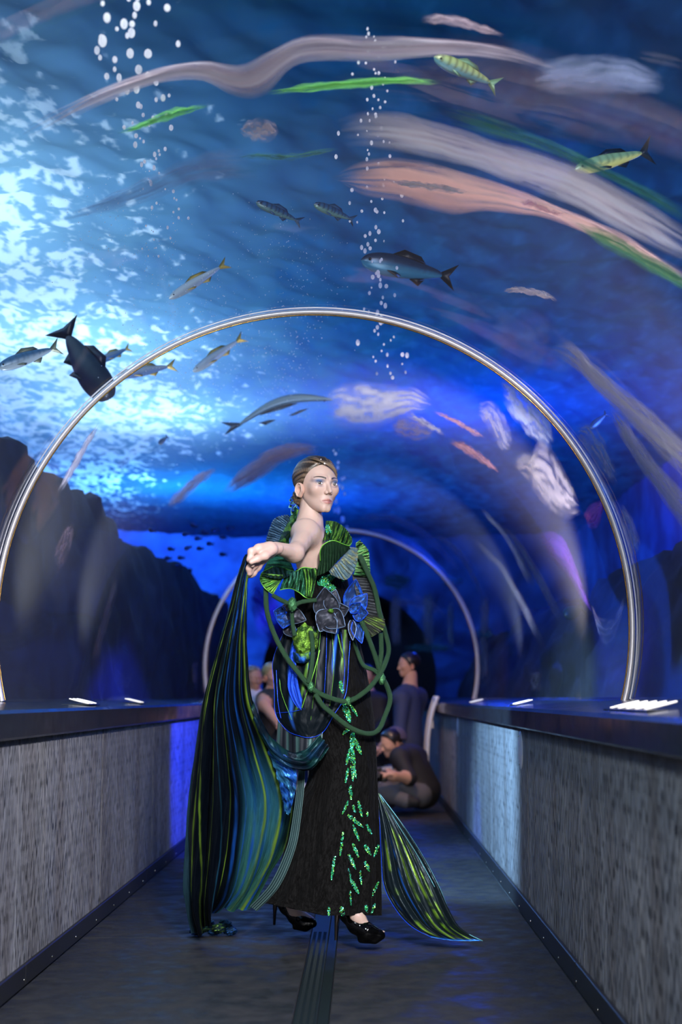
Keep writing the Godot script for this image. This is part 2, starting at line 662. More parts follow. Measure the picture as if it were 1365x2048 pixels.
	structure(g.mesh(), "wall_back", mat("dark_wall", Color(0.03, 0.04, 0.06), 0.8))
	# round cover plates on the right wall
	for s in [[-6.42, 0.7, 0.085], [-10.6, 0.72, 0.07]]:
		var t := thing("wall_plate", "white oval cover plate on the grey carpet wall nearest the camera" if s[0] > -7 else "small pale cover plate on the grey carpet wall beyond the white oval one", "cover plate", Vector3(0.705, s[1], s[0]))
		g = Geo.new()
		g.ball(Vector3.ZERO, Vector3(0.010, s[2], s[2]), 28, 12)
		put(g.mesh(), "plate", M.white_plate, t)
		for d in [-0.72, 0.72]:
			g = Geo.new()
			g.ball(Vector3(-0.007, d * s[2], 0), Vector3(0.003, 0.005, 0.005), 8, 6)
			put(g.mesh(), "screw", M.screw, t)

func sweep(g: Geo, prof: Array, z1: float, z0: float, flip: bool) -> void:
	var mid := Vector3.ZERO
	for p in prof:
		mid += Vector3(p.x, p.y, 0)
	mid = mid / prof.size() + Vector3(0, 0, (z0 + z1) * 0.5)
	for k in prof.size():
		var a: Vector2 = prof[k]
		var b: Vector2 = prof[(k + 1) % prof.size()]
		g._flat([Vector3(a.x, a.y, z1), Vector3(b.x, b.y, z1), Vector3(b.x, b.y, z0), Vector3(a.x, a.y, z0)], mid, Color.WHITE)
	for z in [z0, z1]:
		var cap := []
		for p in prof:
			cap.append(Vector3(p.x, p.y, z))
		# triangulate the profile
		var flat := PackedVector2Array()
		for p in prof: flat.append(p)
		var ids := Geometry2D.triangulate_polygon(flat)
		for t in range(0, ids.size(), 3):
			g._flat([cap[ids[t]], cap[ids[t + 1]], cap[ids[t + 2]]], mid, Color.WHITE)

func hoop(a: float, r: float) -> Vector2:       # a from 0 (right foot) to 1 (left foot)
	var lo := asin((0.915 - AXIS_Y) / RADIUS)
	var t := lerpf(lo, PI - lo, a)
	return Vector2(AXIS_X + r * cos(t), AXIS_Y + r * sin(t))

func tunnel() -> void:
	var zs := [3.0, -5.9, -13.9, -24.0]
	for k in 3:
		var g := Geo.new()
		var pts := PackedVector3Array()
		var cols := PackedColorArray()
		var nz := 24
		for j in nz + 1:
			var z: float = lerpf(zs[k], zs[k + 1], float(j) / nz)
			for i in 97:
				var a := i / 96.0
				var w := 0.004 * sin(z * 2.1 + a * 9.0) + 0.003 * sin(z * 3.7 - a * 17.0)
				var p := hoop(a, RADIUS + w)
				pts.append(Vector3(p.x, p.y, z))
				cols.append(Color.WHITE)
		g.grid(pts, 96, nz, cols, false, true)
		structure(g.mesh(), "ceiling" if k == 0 else "ceiling_%d" % (k + 1), M.acrylic)
	# the seams: a broad polished hoop with a thin bright bead on each side
	for k in [1, 2]:
		var t := thing("trim_%d" % (k + 2), "", "", Vector3(0, 0, zs[k]), "", "structure")
		for bead in [[0.0, 0.014, 0.0115, -0.008, "seam_metal", "seam_strip"], [0.012, 0.003, 0.0032, -0.024, "seam_gold", "seam_bead"], [0.004, 0.003, 0.003, 0.0105, "seam_metal", "seam_bead"]]:
			var g := Geo.new()
			var pts := PackedVector3Array()
			var cols := PackedColorArray()
			for i in 129:
				var a := i / 128.0
				for s in 9:
					var q := TAU * s / 8.0
					var p := hoop(a, RADIUS + bead[3] + bead[2] * sin(q))
					pts.append(Vector3(p.x, p.y, bead[0] + bead[1] * cos(q)))
					cols.append(Color.WHITE)
			g.grid(pts, 8, 128, cols, true)
			put(g.mesh(), bead[5], M[bead[4]], t)

# rough surface through a grid of points with noise along the normal
func rough_sheet(nu: int, nv: int, fn: Callable, amp: float, freq: float) -> ArrayMesh:
	var pts := PackedVector3Array()
	var cols := PackedColorArray()
	for j in nv + 1:
		for i in nu + 1:
			pts.append(fn.call(float(i) / nu, float(j) / nv))
			cols.append(Color.WHITE)
	var g := Geo.new()
	g.grid(pts, nu, nv, cols)
	var nor := g.normals()
	for k in g.v.size():
		var p := g.v[k] * freq
		g.v[k] += nor[k] * amp * (noise.get_noise_3dv(p) + 0.5 * noise.get_noise_3dv(p * 2.3) + 0.25 * noise.get_noise_3dv(p * 5.1))
	return g.mesh()

func tank() -> void:
	# side walls, end walls, floor of the tank and the roof over it
	var g := Geo.new()
	g.box(Vector3(-3.9, 0.0, -22.4), Vector3(-3.6, 6.6, 3.2), 0.02)
	structure(g.mesh(), "wall_tank_left", M.tank_wall)
	g = Geo.new()
	g.box(Vector3(3.2, 0.0, -22.4), Vector3(3.5, 6.6, 3.2), 0.02)
	structure(g.mesh(), "wall_tank_right", M.tank_wall)
	# the end of the tank: a rock face round the tunnel's mouth
	structure(rough_sheet(90, 24, func(u: float, v: float) -> Vector3:
		var p := hoop(u, RADIUS + 0.02)
		var d := Vector2(p.x - AXIS_X, p.y - AXIS_Y).normalized()
		var q := p + d * v * 3.6
		return Vector3(clampf(q.x, -3.62, 3.22), q.y, -22.1 + 2.0 * v * v), 0.16, 1.2), "wall_tank_back", M.tank_wall)
	g = Geo.new()
	g.box(Vector3(-3.9, -0.1, 3.0), Vector3(3.5, 6.6, 3.3), 0.02)
	structure(g.mesh(), "wall_front", M.concrete)
	g = Geo.new()
	g.box(Vector3(-3.9, 6.6, -22.4), Vector3(3.5, 6.8, 3.3), 0.02)
	structure(g.mesh(), "ceiling_roof", M.concrete)
	g = Geo.new()
	g.box(Vector3(-3.6, 0.3, -22.1), Vector3(-1.63, 0.75, 3.0), 0.02)
	g.box(Vector3(1.22, 0.3, -22.1), Vector3(3.2, 0.75, 3.0), 0.02)
	structure(g.mesh(), "floor_tank", M.tank_rock)
	# rock banks on both sides of the tunnel
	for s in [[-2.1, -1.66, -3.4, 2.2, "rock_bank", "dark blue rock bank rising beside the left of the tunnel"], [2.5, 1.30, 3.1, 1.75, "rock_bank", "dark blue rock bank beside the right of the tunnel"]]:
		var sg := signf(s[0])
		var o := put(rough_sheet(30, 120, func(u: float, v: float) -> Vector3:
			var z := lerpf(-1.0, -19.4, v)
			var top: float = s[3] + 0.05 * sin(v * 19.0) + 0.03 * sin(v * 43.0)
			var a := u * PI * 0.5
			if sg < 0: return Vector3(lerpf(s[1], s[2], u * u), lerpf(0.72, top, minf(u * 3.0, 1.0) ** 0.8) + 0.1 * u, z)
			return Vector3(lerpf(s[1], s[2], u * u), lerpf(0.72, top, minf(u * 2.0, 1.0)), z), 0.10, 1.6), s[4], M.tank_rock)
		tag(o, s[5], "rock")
	# the water's surface seen from below: ripples in the sheet, foam where the water falls in
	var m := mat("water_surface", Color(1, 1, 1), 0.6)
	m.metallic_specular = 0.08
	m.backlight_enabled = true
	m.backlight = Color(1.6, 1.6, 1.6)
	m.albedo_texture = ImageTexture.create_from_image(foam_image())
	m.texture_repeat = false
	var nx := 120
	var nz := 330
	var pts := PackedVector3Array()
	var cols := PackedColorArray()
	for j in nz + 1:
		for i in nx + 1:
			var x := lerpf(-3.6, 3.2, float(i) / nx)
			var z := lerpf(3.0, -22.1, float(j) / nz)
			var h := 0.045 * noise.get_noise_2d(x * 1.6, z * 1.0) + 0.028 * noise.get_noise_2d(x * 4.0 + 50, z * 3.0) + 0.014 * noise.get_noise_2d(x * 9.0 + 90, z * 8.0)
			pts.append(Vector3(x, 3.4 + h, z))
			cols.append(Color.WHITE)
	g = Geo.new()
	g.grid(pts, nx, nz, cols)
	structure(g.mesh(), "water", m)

func foam_image() -> Image:
	var w := 680
	var h := 2000
	var im := Image.create(w, h, false, Image.FORMAT_RGB8)
	var n1 := FastNoiseLite.new()
	n1.seed = 21
	n1.frequency = 1.0
	n1.fractal_octaves = 3
	var n2 := FastNoiseLite.new()
	n2.noise_type = FastNoiseLite.TYPE_CELLULAR
	n2.seed = 5
	n2.frequency = 3.2
	n2.cellular_return_type = FastNoiseLite.RETURN_DISTANCE2_SUB
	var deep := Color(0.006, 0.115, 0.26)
	var painted_haze := Color(0.27, 0.49, 0.66)  # paler blue painted round the foam for its hazy glow
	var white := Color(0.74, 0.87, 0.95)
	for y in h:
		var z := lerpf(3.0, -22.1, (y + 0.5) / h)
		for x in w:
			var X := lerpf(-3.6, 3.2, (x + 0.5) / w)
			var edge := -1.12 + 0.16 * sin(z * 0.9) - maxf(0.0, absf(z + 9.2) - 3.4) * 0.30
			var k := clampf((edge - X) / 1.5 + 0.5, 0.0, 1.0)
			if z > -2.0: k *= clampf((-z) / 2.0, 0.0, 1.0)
			var col := deep.lerp(painted_haze, 0.9 * smoothstep(1.5, -1.2, X - edge) * smoothstep(-16.0, -12.5, z))
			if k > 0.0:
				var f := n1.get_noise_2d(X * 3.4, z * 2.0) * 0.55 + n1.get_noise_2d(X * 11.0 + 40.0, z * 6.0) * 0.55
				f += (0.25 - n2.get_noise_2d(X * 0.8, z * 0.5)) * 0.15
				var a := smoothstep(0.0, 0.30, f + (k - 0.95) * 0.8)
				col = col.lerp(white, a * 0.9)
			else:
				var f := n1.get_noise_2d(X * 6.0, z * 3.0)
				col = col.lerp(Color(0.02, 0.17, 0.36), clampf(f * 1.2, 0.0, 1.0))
			im.set_pixel(x, y, col.linear_to_srgb())
	return im

# ---------------------------------------------------------------- blurred bands mirrored in the acrylic, modelled as translucent ribbons just outside it
func lin(r: int, g: int, b: int, a := 1.0) -> Color:
	var c := Color8(r, g, b).srgb_to_linear()
	c.a = a
	return c

func v2(flat: Array) -> Array:
	var out := []
	for k in range(0, flat.size(), 2):
		out.append(Vector3(flat[k], flat[k + 1], 0))
	return out

func reflection(called: String, label: String, upper: Array, lower: Array, c1: Color, c2: Color, alpha: float, rad := 1.42, group := "") -> void:
	var nu := 64
	var nv := 14
	var a := spline(v2(upper), nu)
	var b := spline(v2(lower), nu)
	var top := PackedVector3Array()
	var bot := PackedVector3Array()
	var cols := PackedColorArray()
	var seed_ := rng.randf() * 100.0
	var desat := 0.35 if called == "pale_reflection_ribbon" else 0.0
	for j in nv + 1:
		var v := float(j) / nv
		for i in nu + 1:
			var u := float(i) / nu
			var p := a[i].lerp(b[i], v)
			p.y += 5.0 * noise.get_noise_2d(u * 5.0 + seed_, v * 2.0)
			var th := 0.018 * sin(PI * v) * minf(1.0, 6.0 * minf(u, 1.0 - u)) + 0.0005
			top.append(on_tube(p.x, p.y, rad + th))
			bot.append(on_tube(p.x, p.y, rad - th))
			var n := noise.get_noise_2d(u * 2.2 + seed_, v * 9.0 + seed_)
			var fine := noise.get_noise_2d(u * 4.0 + seed_ * 2.0, v * 26.0)
			var e := pow(sin(PI * clampf(v, 0.0, 1.0)), 0.9) * smoothstep(0.0, 0.22, minf(u, 1.0 - u) + 0.06 * n)
			var c := c1.lerp(Color(0.5, 0.5, 0.54), desat).lerp(c2.lerp(Color(0.5, 0.5, 0.54), desat), clampf(v * 0.8 + 0.1 + n * 1.3, 0.0, 1.0))
			if label.contains("patch") or label.contains("smear"): e *= 0.25 + 0.75 * smoothstep(-0.28, 0.22, noise.get_noise_2d(u * 2.0 + seed_ * 3.0, v * 7.0) + 0.5 * fine + 0.45 * (e - 0.75))
			if called == "pale_reflection_ribbon": c = Color(minf(c.r * 1.4, 0.9), minf(c.g * 1.4, 0.9), minf(c.b * 1.4, 0.9))
			c.a = clampf(alpha * e * (0.9 + 0.9 * n + 0.35 * fine), 0.0, 1.0)
			cols.append(c)
	var g := Geo.new()
	g.grid(top, nu, nv, cols)
	g.grid(bot, nu, nv, cols, false, true)
	var mid: Vector3 = top[(nv / 2) * (nu + 1) + nu / 2]
	for k in g.v.size():
		g.v[k] -= mid
	var o := put(g.mesh(), called, M.reflection)
	o.position = mid
	tag(o, label, "reflection", group)

func reflections() -> void:  # colours the acrylic mirrors, put into ribbons hung in the water
	var m := mat("reflection", Color(1, 1, 1, 1), 0.7, 0.0, true)
	m.transparency = BaseMaterial3D.TRANSPARENCY_ALPHA
	m.backlight_enabled = true
	m.backlight = Color(1.0, 1.0, 1.0)
	var grey := lin(172, 160, 166)
	var rose := lin(196, 160, 158)
	var peach := lin(228, 178, 160)
	var pale := lin(205, 208, 222)
	var green := lin(150, 240, 125)
	var deep := lin(40, 110, 85)
	reflection("pale_reflection_ribbon", "long thin greyish pink streak arching over the top of the tunnel from the bright foam", [40, 262, 160, 196, 300, 140, 400, 122, 480, 128, 540, 98, 620, 70, 760, 72, 900, 76, 1020, 92, 1130, 136], [60, 282, 180, 220, 310, 168, 400, 160, 470, 196, 530, 192, 600, 128, 740, 126, 900, 112, 1010, 122, 1130, 152], rose, grey, 0.85)
	reflection("pale_reflection_ribbon", "faint blue grey streak at the top right corner of the tunnel roof", [1060, 128, 1150, 108, 1250, 112, 1330, 150], [1060, 190, 1150, 190, 1250, 192, 1330, 190], lin(110, 130, 165), lin(70, 100, 150), 0.5)
	reflection("pale_reflection_ribbon", "small faint rose streak above the long pink one near the top edge", [840, 34, 900, 28, 960, 48, 1010, 66], [840, 46, 900, 50, 960, 66, 1010, 74], rose, rose, 0.45)
	reflection("pale_reflection_ribbon", "broad grey reflected band sweeping down the upper right of the tunnel", [676, 238, 720, 222, 800, 224, 900, 250, 1000, 282, 1120, 312, 1240, 372, 1400, 470], [690, 296, 740, 300, 800, 308, 900, 326, 1000, 356, 1120, 402, 1240, 462, 1400, 545], grey, lin(150, 158, 172), 1.0, 1.41)
	reflection("pale_reflection_ribbon", "broad peach reflected band sweeping below the grey one at upper right", [664, 352, 720, 322, 800, 312, 900, 334, 1000, 366, 1120, 412, 1240, 464, 1400, 558], [680, 362, 730, 392, 800, 404, 900, 428, 1000, 424, 1120, 446, 1240, 500, 1400, 590], peach, lin(214, 160, 146), 1.0, 1.46)
	reflection("pale_reflection_ribbon", "dark slit of a streak lying inside the peach band", [780, 362, 840, 362, 900, 372, 940, 384], [780, 370, 840, 378, 900, 386, 940, 388], lin(50, 66, 96), lin(60, 76, 100), 0.8, 1.37)
	reflection("pale_reflection_ribbon", "deep red streak low in the peach band", [1040, 402, 1070, 402, 1100, 418, 1130, 428], [1040, 408, 1070, 418, 1100, 428, 1130, 432], lin(150, 40, 80), lin(140, 40, 70), 0.75, 1.37)
	reflection("green_reflection_ribbon", "bright lime streak left of the crown below the long pink streak", [235, 266, 290, 240, 350, 216, 420, 208], [236, 270, 290, 256, 350, 236, 420, 214], green, green, 0.8)
	reflection("green_reflection_ribbon", "bright lime streak at the crown right under the long pink streak", [530, 184, 600, 170, 700, 158, 800, 154, 885, 164], [534, 190, 600, 186, 700, 178, 800, 168, 885, 168], green, green, 0.95)
	reflection("green_reflection_ribbon", "dark green reflected edge above the broad grey band at upper right", [880, 200, 980, 232, 1080, 270, 1180, 316, 1300, 376, 1400, 430], [880, 244, 980, 274, 1080, 302, 1180, 344, 1300, 404, 1400, 466], lin(20, 90, 90), deep, 0.75, 1.43)
	reflection("green_reflection_ribbon", "green streak under the right end of the peach band", [1140, 442, 1200, 456, 1270, 492, 1400, 566], [1150, 452, 1200, 490, 1270, 530, 1400, 600], lin(90, 150, 90), deep, 0.9, 1.40)
	reflection("green_reflection_ribbon", "thin dull green streak under the two pink patches left of centre", [465, 312, 520, 304, 580, 306, 690, 292], [465, 316, 520, 318, 580, 322, 690, 300], lin(90, 160, 110), lin(60, 120, 110), 0.55)
	reflection("pale_reflection_ribbon", "round pinkish reflected patch left of the broad grey band", [478, 258, 500, 238, 540, 236, 560, 260], [478, 262, 500, 282, 540, 286, 560, 268], rose, grey, 0.55)
	reflection("pale_reflection_ribbon", "faint blue fan of a streak beside the foam left of the crown", [200, 400, 300, 350, 400, 304, 500, 296], [80, 450, 250, 420, 400, 370, 520, 366], lin(110, 150, 190), lin(60, 110, 170), 0.35)
	# round the nearer hoop
	reflection("pale_reflection_ribbon", "torn white reflected patch above the woman's head inside the hoop", [648, 780, 690, 764, 760, 764, 830, 776, 870, 800], [650, 850, 690, 862, 750, 862, 800, 840, 860, 826], pale, lin(150, 160, 200), 1.0, 1.44)
	reflection("pale_reflection_ribbon", "small white reflected tail to the right of the torn white patch above the woman's head", [812, 826, 840, 832, 870, 850, 892, 868], [812, 832, 840, 850, 870, 864, 890, 872], pale, pale, 0.9, 1.42)
	reflection("pale_reflection_ribbon", "round dark violet reflected patch under the torn white patch", [780, 842, 810, 832, 850, 838, 872, 856], [782, 860, 810, 880, 850, 882, 870, 868], lin(80, 60, 150), lin(60, 40, 140), 0.7, 1.40)
	reflection("pale_reflection_ribbon", "white and pale blue reflected patch against the inner right side of the hoop", [1000, 742, 1040, 760, 1090, 810, 1112, 860], [1006, 810, 1030, 842, 1070, 884, 1106, 906], pale, lin(150, 175, 215), 1.0, 1.44)
	reflection("pale_reflection_ribbon", "grey violet reflected smear left of the white patch at the hoop", [955, 805, 985, 800, 1010, 830, 1030, 880], [955, 830, 975, 860, 1000, 900, 1020, 910], lin(120, 130, 175), lin(100, 100, 150), 0.7, 1.44)
	reflection("pale_reflection_ribbon", "taupe reflected smear hanging below the white patch inside the hoop", [1050, 930, 1080, 880, 1120, 920, 1160, 1000], [1060, 960, 1090, 1010, 1130, 1040, 1165, 1030], lin(150, 140, 145), lin(110, 100, 110), 0.75, 1.44)
	reflection("pale_reflection_ribbon", "slate reflected smear left of the taupe one inside the right of the hoop", [1020, 920, 1050, 900, 1080, 920, 1110, 980], [1030, 950, 1050, 960, 1080, 1000, 1110, 1030], lin(90, 95, 120), lin(120, 95, 110), 0.6, 1.46)
	reflection("pale_reflection_ribbon", "thin salmon streak right of the woman's head", [868, 820, 900, 832, 940, 852, 970, 872], [868, 826, 900, 842, 940, 866, 970, 876], lin(200, 120, 110), lin(200, 120, 110), 0.6, 1.42)
	reflection("pale_reflection_ribbon", "salmon reflected dash further right and below the thin one beside the woman's head", [898, 878, 930, 884, 970, 912, 1000, 944], [900, 890, 930, 906, 970, 930, 1000, 948], lin(214, 120, 110), lin(190, 100, 120), 0.8, 1.42)
	reflection("pale_reflection_ribbon", "broad salmon streak rising behind the left of the woman's head", [442, 980, 500, 920, 560, 890, 640, 888], [450, 990, 510, 966, 580, 920, 640, 906], lin(200, 130, 120), lin(140, 90, 120), 0.85, 1.42)
	reflection("pale_reflection_ribbon", "second salmon streak left of and below the one behind the woman's head", [330, 1012, 360, 976, 400, 944, 436, 934], [340, 1016, 370, 1000, 404, 968, 434, 942], lin(200, 140, 130), lin(150, 110, 130), 0.7, 1.42)
	reflection("pale_reflection_ribbon", "slim pale streak beneath the dark fish at left", [112, 985, 140, 930, 170, 880, 196, 846], [122, 986, 150, 944, 178, 894, 200, 850], lin(220, 196, 196), lin(170, 160, 180), 0.8, 1.42)
	reflection("pale_reflection_ribbon", "upper reddish reflected smear low on the left dark rock", [104, 1110, 116, 1080, 132, 1050, 150, 1040], [110, 1150, 126, 1140, 142, 1100, 150, 1060], lin(170, 90, 96), lin(120, 70, 90), 0.6, 1.42)
	reflection("pale_reflection_ribbon", "lower reddish reflected smear trailing down the left dark rock", [180, 1340, 192, 1270, 214, 1200, 236, 1130], [192, 1350, 206, 1290, 226, 1220, 242, 1140], lin(140, 80, 90), lin(100, 70, 90), 0.45, 1.42)
	# outside the hoop on the right
	reflection("pale_reflection_ribbon", "upper of two broad grey streaks curving down outside the hoop at right", [1096, 684, 1140, 680, 1200, 736, 1280, 800, 1400, 905], [1100, 708, 1150, 740, 1210, 800, 1280, 870, 1400, 990], lin(150, 145, 155), lin(96, 104, 128), 0.9, 1.44)
	reflection("pale_reflection_ribbon", "lower of two broad grey streaks curving down outside the hoop at right", [1220, 800, 1260, 850, 1320, 930, 1400, 1010], [1216, 830, 1256, 900, 1310, 980, 1400, 1110], lin(130, 128, 140), lin(60, 84, 120), 0.75, 1.42)
	reflection("pale_reflection_ribbon", "small creamy reflected dash right of the hoop's crown", [1004, 580, 1040, 572, 1080, 580, 1116, 598], [1008, 584, 1040, 586, 1080, 596, 1116, 602], lin(190, 180, 180), lin(190, 170, 170), 0.75, 1.42)
	reflection("pale_reflection_ribbon", "blue violet reflected haze under the small creamy dash", [986, 620, 1030, 612, 1070, 620, 1110, 640], [980, 720, 1020, 760, 1060, 760, 1100, 720], lin(60, 80, 170), lin(50, 60, 150), 0.22, 1.44)
	reflection("pale_reflection_ribbon", "olive and white reflected smear just outside the hoop at right", [1150, 850, 1180, 840, 1210, 880, 1240, 950], [1150, 880, 1170, 910, 1200, 950, 1236, 980], lin(120, 140, 130), lin(130, 110, 120), 0.65, 1.42)
	reflection("pale_reflection_ribbon", "grey reflected tongue hanging outside the hoop at lower right", [1240, 1010, 1250, 1010, 1268, 1040, 1284, 1090], [1240, 1040, 1250, 1080, 1264, 1110, 1280, 1110], lin(150, 140, 160), lin(110, 100, 130), 0.55, 1.42)
	reflection("violet_reflection_ribbon", "pink violet reflected flare just inside the hoop at right", [1166, 1030, 1180, 1010, 1200, 1000, 1206, 970], [1180, 1060, 1196, 1056, 1206, 1030, 1212, 990], lin(220, 110, 200), lin(150, 60, 160), 0.85, 1.40)
	reflection("violet_reflection_ribbon", "large violet reflected flare low inside the right of the hoop", [1070, 1070, 1100, 1060, 1130, 1080, 1160, 1150, 1184, 1220], [1090, 1110, 1120, 1140, 1146, 1170, 1170, 1210, 1186, 1226], lin(140, 70, 220), lin(70, 40, 170), 0.95, 1.42)
	reflection("violet_reflection_ribbon", "violet reflected blur between the hanging cape and the black gown", [500, 1170, 520, 1150, 550, 1180, 570, 1230], [500, 1220, 520, 1280, 550, 1300, 570, 1290], lin(110, 50, 170), lin(60, 40, 150), 0.7, 1.44)
	reflection("pale_reflection_ribbon", "long taupe streak left of the large violet flare", [1000, 1040, 1030, 1070, 1080, 1140, 1130, 1240], [1004, 1056, 1030, 1090, 1080, 1180, 1124, 1260], lin(150, 125, 130), lin(100, 90, 110), 0.55, 1.42)
	reflection("pale_reflection_ribbon", "long brown streak curving beside the far seam hoop on its right", [940, 1070, 1000, 1120, 1050, 1200, 1100, 1300], [944, 1084, 1000, 1144, 1050, 1236, 1100, 1340], lin(110, 86, 90), lin(80, 70, 90), 0.45, 1.42)
	reflection("pale_reflection_ribbon", "grey zigzag reflected smear at the foot of the violet flare", [1180, 1200, 1200, 1230, 1230, 1220, 1254, 1180], [1190, 1240, 1206, 1290, 1230, 1280, 1250, 1220], lin(140, 120, 130), lin(110, 90, 110), 0.55, 1.40)
	for k in 4:
		var t: Array = [[700, 1036, 780, 1026, 860, 1066, 930, 1140, "uppermost of the dim reflected arcs over the far end of the tunnel"], [690, 1066, 770, 1056, 840, 1090, 910, 1160, "second dim reflected arc down over the far end of the tunnel"], [960, 1010, 1010, 1060, 1050, 1120, 1080, 1180, "dim reflected arc standing right of the others over the far end"], [860, 1060, 900, 1080, 940, 1120, 970, 1190, "short dim reflected arc close over the far seam hoop"]][k]
		reflection("pale_reflection_ribbon", t[8], [t[0], t[1], t[2], t[3], t[4], t[5], t[6], t[7]], [t[0], t[1] + 12, t[2], t[3] + 18, t[4] - 8, t[5] + 20, t[6] - 10, t[7] + 10], lin(86, 92, 112), lin(60, 66, 90), 0.5, 1.42)

	# dim columns and discs mirrored past the far hoop, modelled as ribbons too
	var disc_reflection_col := lin(80, 150, 150)
	var column_reflection_col := lin(120, 80, 74)
	for q in [[764, 1140, 826, 1184, "large teal reflected disc high over the man in navy"], [878, 1146, 930, 1178, "small teal reflected disc against the far seam hoop"], [806, 1286, 908, 1306, "flat teal reflected disc over the head of the man in navy"], [946, 1250, 990, 1290, "faint teal reflected disc right of the far seam hoop"]]:
		reflection("teal_reflection_ribbon", q[4], [q[0], (q[1] + q[3]) * 0.5 - 4, (q[0] + q[2]) * 0.5, q[1], q[2], (q[1] + q[3]) * 0.5 - 4], [q[0], (q[1] + q[3]) * 0.5 + 4, (q[0] + q[2]) * 0.5, q[3], q[2], (q[1] + q[3]) * 0.5 + 4], disc_reflection_col, lin(50, 110, 110), 0.8, 1.40)
	for q in [[782, 1184, 806, 1296, "brown reflected column under the large teal disc"], [846, 1180, 872, 1300, "brown reflected column between the large teal disc and the far hoop"], [896, 1200, 912, 1300, "thin brown reflected column hard by the far hoop"], [960, 1180, 982, 1380, "long brown reflected column right of the far hoop, nearest to it"], [1060, 1340, 1086, 1386, "short rose reflected column low on the right ledge"], [386, 1318, 398, 1374, "short grey reflected column over the left ledge beside the cape"]]:
		reflection("pale_reflection_ribbon", q[4], [q[0], q[1], q[0] - 3, (q[1] + q[3]) * 0.5, q[0] + 2, q[3]], [q[2], q[1], q[2] - 3, (q[1] + q[3]) * 0.5, q[2] - 2, q[3]], column_reflection_col, column_reflection_col, 0.8, 1.40)

# ---------------------------------------------------------------- fish
func fish(label: String, h_: Array, t_: Array, height: float, back: Color, belly: Color, opt := {}) -> void:
	# head and tail as pixels, out in the water beyond the acrylic; the height is given at the third number's distance
	var far: float = opt.get("far", 1.62)
	var z := minf(on_tube(h_[0], h_[1], far).z, on_tube(t_[0], t_[1], far).z)
	var head := at(h_[0], h_[1], z)
	var tail := at(t_[0], t_[1], z - 0.15)
	height *= z / h_[2]
	var root := thing("fish", label, "fish", head, opt.get("group", ""))
	var len := head.distance_to(tail)
	var ax := (tail - head).normalized()
	var view := (EYE - head).normalized()
	var upv := view.cross(ax).normalized()
	if upv.y < 0: upv = -upv
	upv = (upv * cos(opt.get("roll", 0.0)) + view * sin(opt.get("roll", 0.0))).normalized()
	var side := ax.cross(upv)
	var b := Basis(ax, upv, side)
	var n := 26
	var ns := 16
	var pts := PackedVector3Array()
	var cols := PackedColorArray()
	var bend: float = opt.get("bend", 0.0)
	var blunt: float = opt.get("blunt", 0.5)
	var body_len := 0.84
	var stripe: float = opt.get("stripe", 0.0)
	for i in n + 1:
		var t := float(i) / n
		var prof := pow(t + 0.0001, blunt) * pow(1.0 - t, 0.85) * 2.1
		prof = minf(prof, 1.0) * (1.0 - 0.0) + 0.16 * smoothstep(0.7, 1.0, t)
		if i == 0: prof = 0.02
		for s in ns + 1:
			var a := TAU * s / ns
			var y := sin(a)
			var p := Vector3(t * len * body_len, y * prof * height * 0.5 * (1.0 if y > 0 else 0.95), cos(a) * prof * height * 0.5 * opt.get("fat", 0.5))
			p.y += bend * len * sin(t * PI) * 0.2
			pts.append(b * p)
			var c := belly.lerp(back, smoothstep(-0.35, 0.5, y + 0.15 * noise.get_noise_2d(t * 14.0, y * 3.0)))
			if stripe > 0.0 and y > -0.2: c = c.lerp(back * 0.3, stripe * smoothstep(0.2, 0.6, sin(t * 60.0)))
			cols.append(c)
	var g := Geo.new()
	g.grid(pts, ns, n, cols)
	put(g.mesh(), "body", M.fish, root)
	# fins: thin lens-shaped solids
	var tf: float = opt.get("tail", 1.0)
	var fork: float = opt.get("fork", 0.5)
	var fc: Color = opt.get("fin", back)
	_fin(root, "tail_fin", b, [Vector2(body_len * len * 0.97, 0.07 * height), Vector2(len * 1.0, 0.55 * height * tf), Vector2(len * (1.0 - 0.16 * fork), 0), Vector2(len * 1.0, -0.55 * height * tf), Vector2(body_len * len * 0.97, -0.07 * height)], fc, height * 0.03)
	if opt.get("small", false): return
	_fin(root, "dorsal_fin", b, [Vector2(len * 0.30, 0.42 * height), Vector2(len * 0.42, 0.66 * height), Vector2(len * 0.60, 0.52 * height), Vector2(len * 0.66, 0.28 * height), Vector2(len * 0.45, 0.30 * height)], fc, height * 0.03)
	_fin(root, "anal_fin", b, [Vector2(len * 0.52, -0.36 * height), Vector2(len * 0.62, -0.56 * height), Vector2(len * 0.68, -0.26 * height), Vector2(len * 0.58, -0.24 * height)], fc, height * 0.03)
	for s in [-1.0, 1.0]:
		var turn := b * Basis(Vector3.RIGHT, s * 0.9)
		_fin(root, "pectoral_fin", turn, [Vector2(len * 0.22, -0.3 * height * opt.get("fat", 0.5)), Vector2(len * 0.36, -0.62 * height), Vector2(len * 0.40, -0.45 * height), Vector2(len * 0.30, -0.2 * height * opt.get("fat", 0.5))], fc, height * 0.02)
		g = Geo.new()
		g.ball(b * Vector3(len * 0.075, height * 0.10, s * height * 0.5 * opt.get("fat", 0.5) * 0.60), Vector3.ONE * height * 0.06, 10, 8, Color(0.02, 0.02, 0.02))
		put(g.mesh(), "eye", M.fish_eye, root)

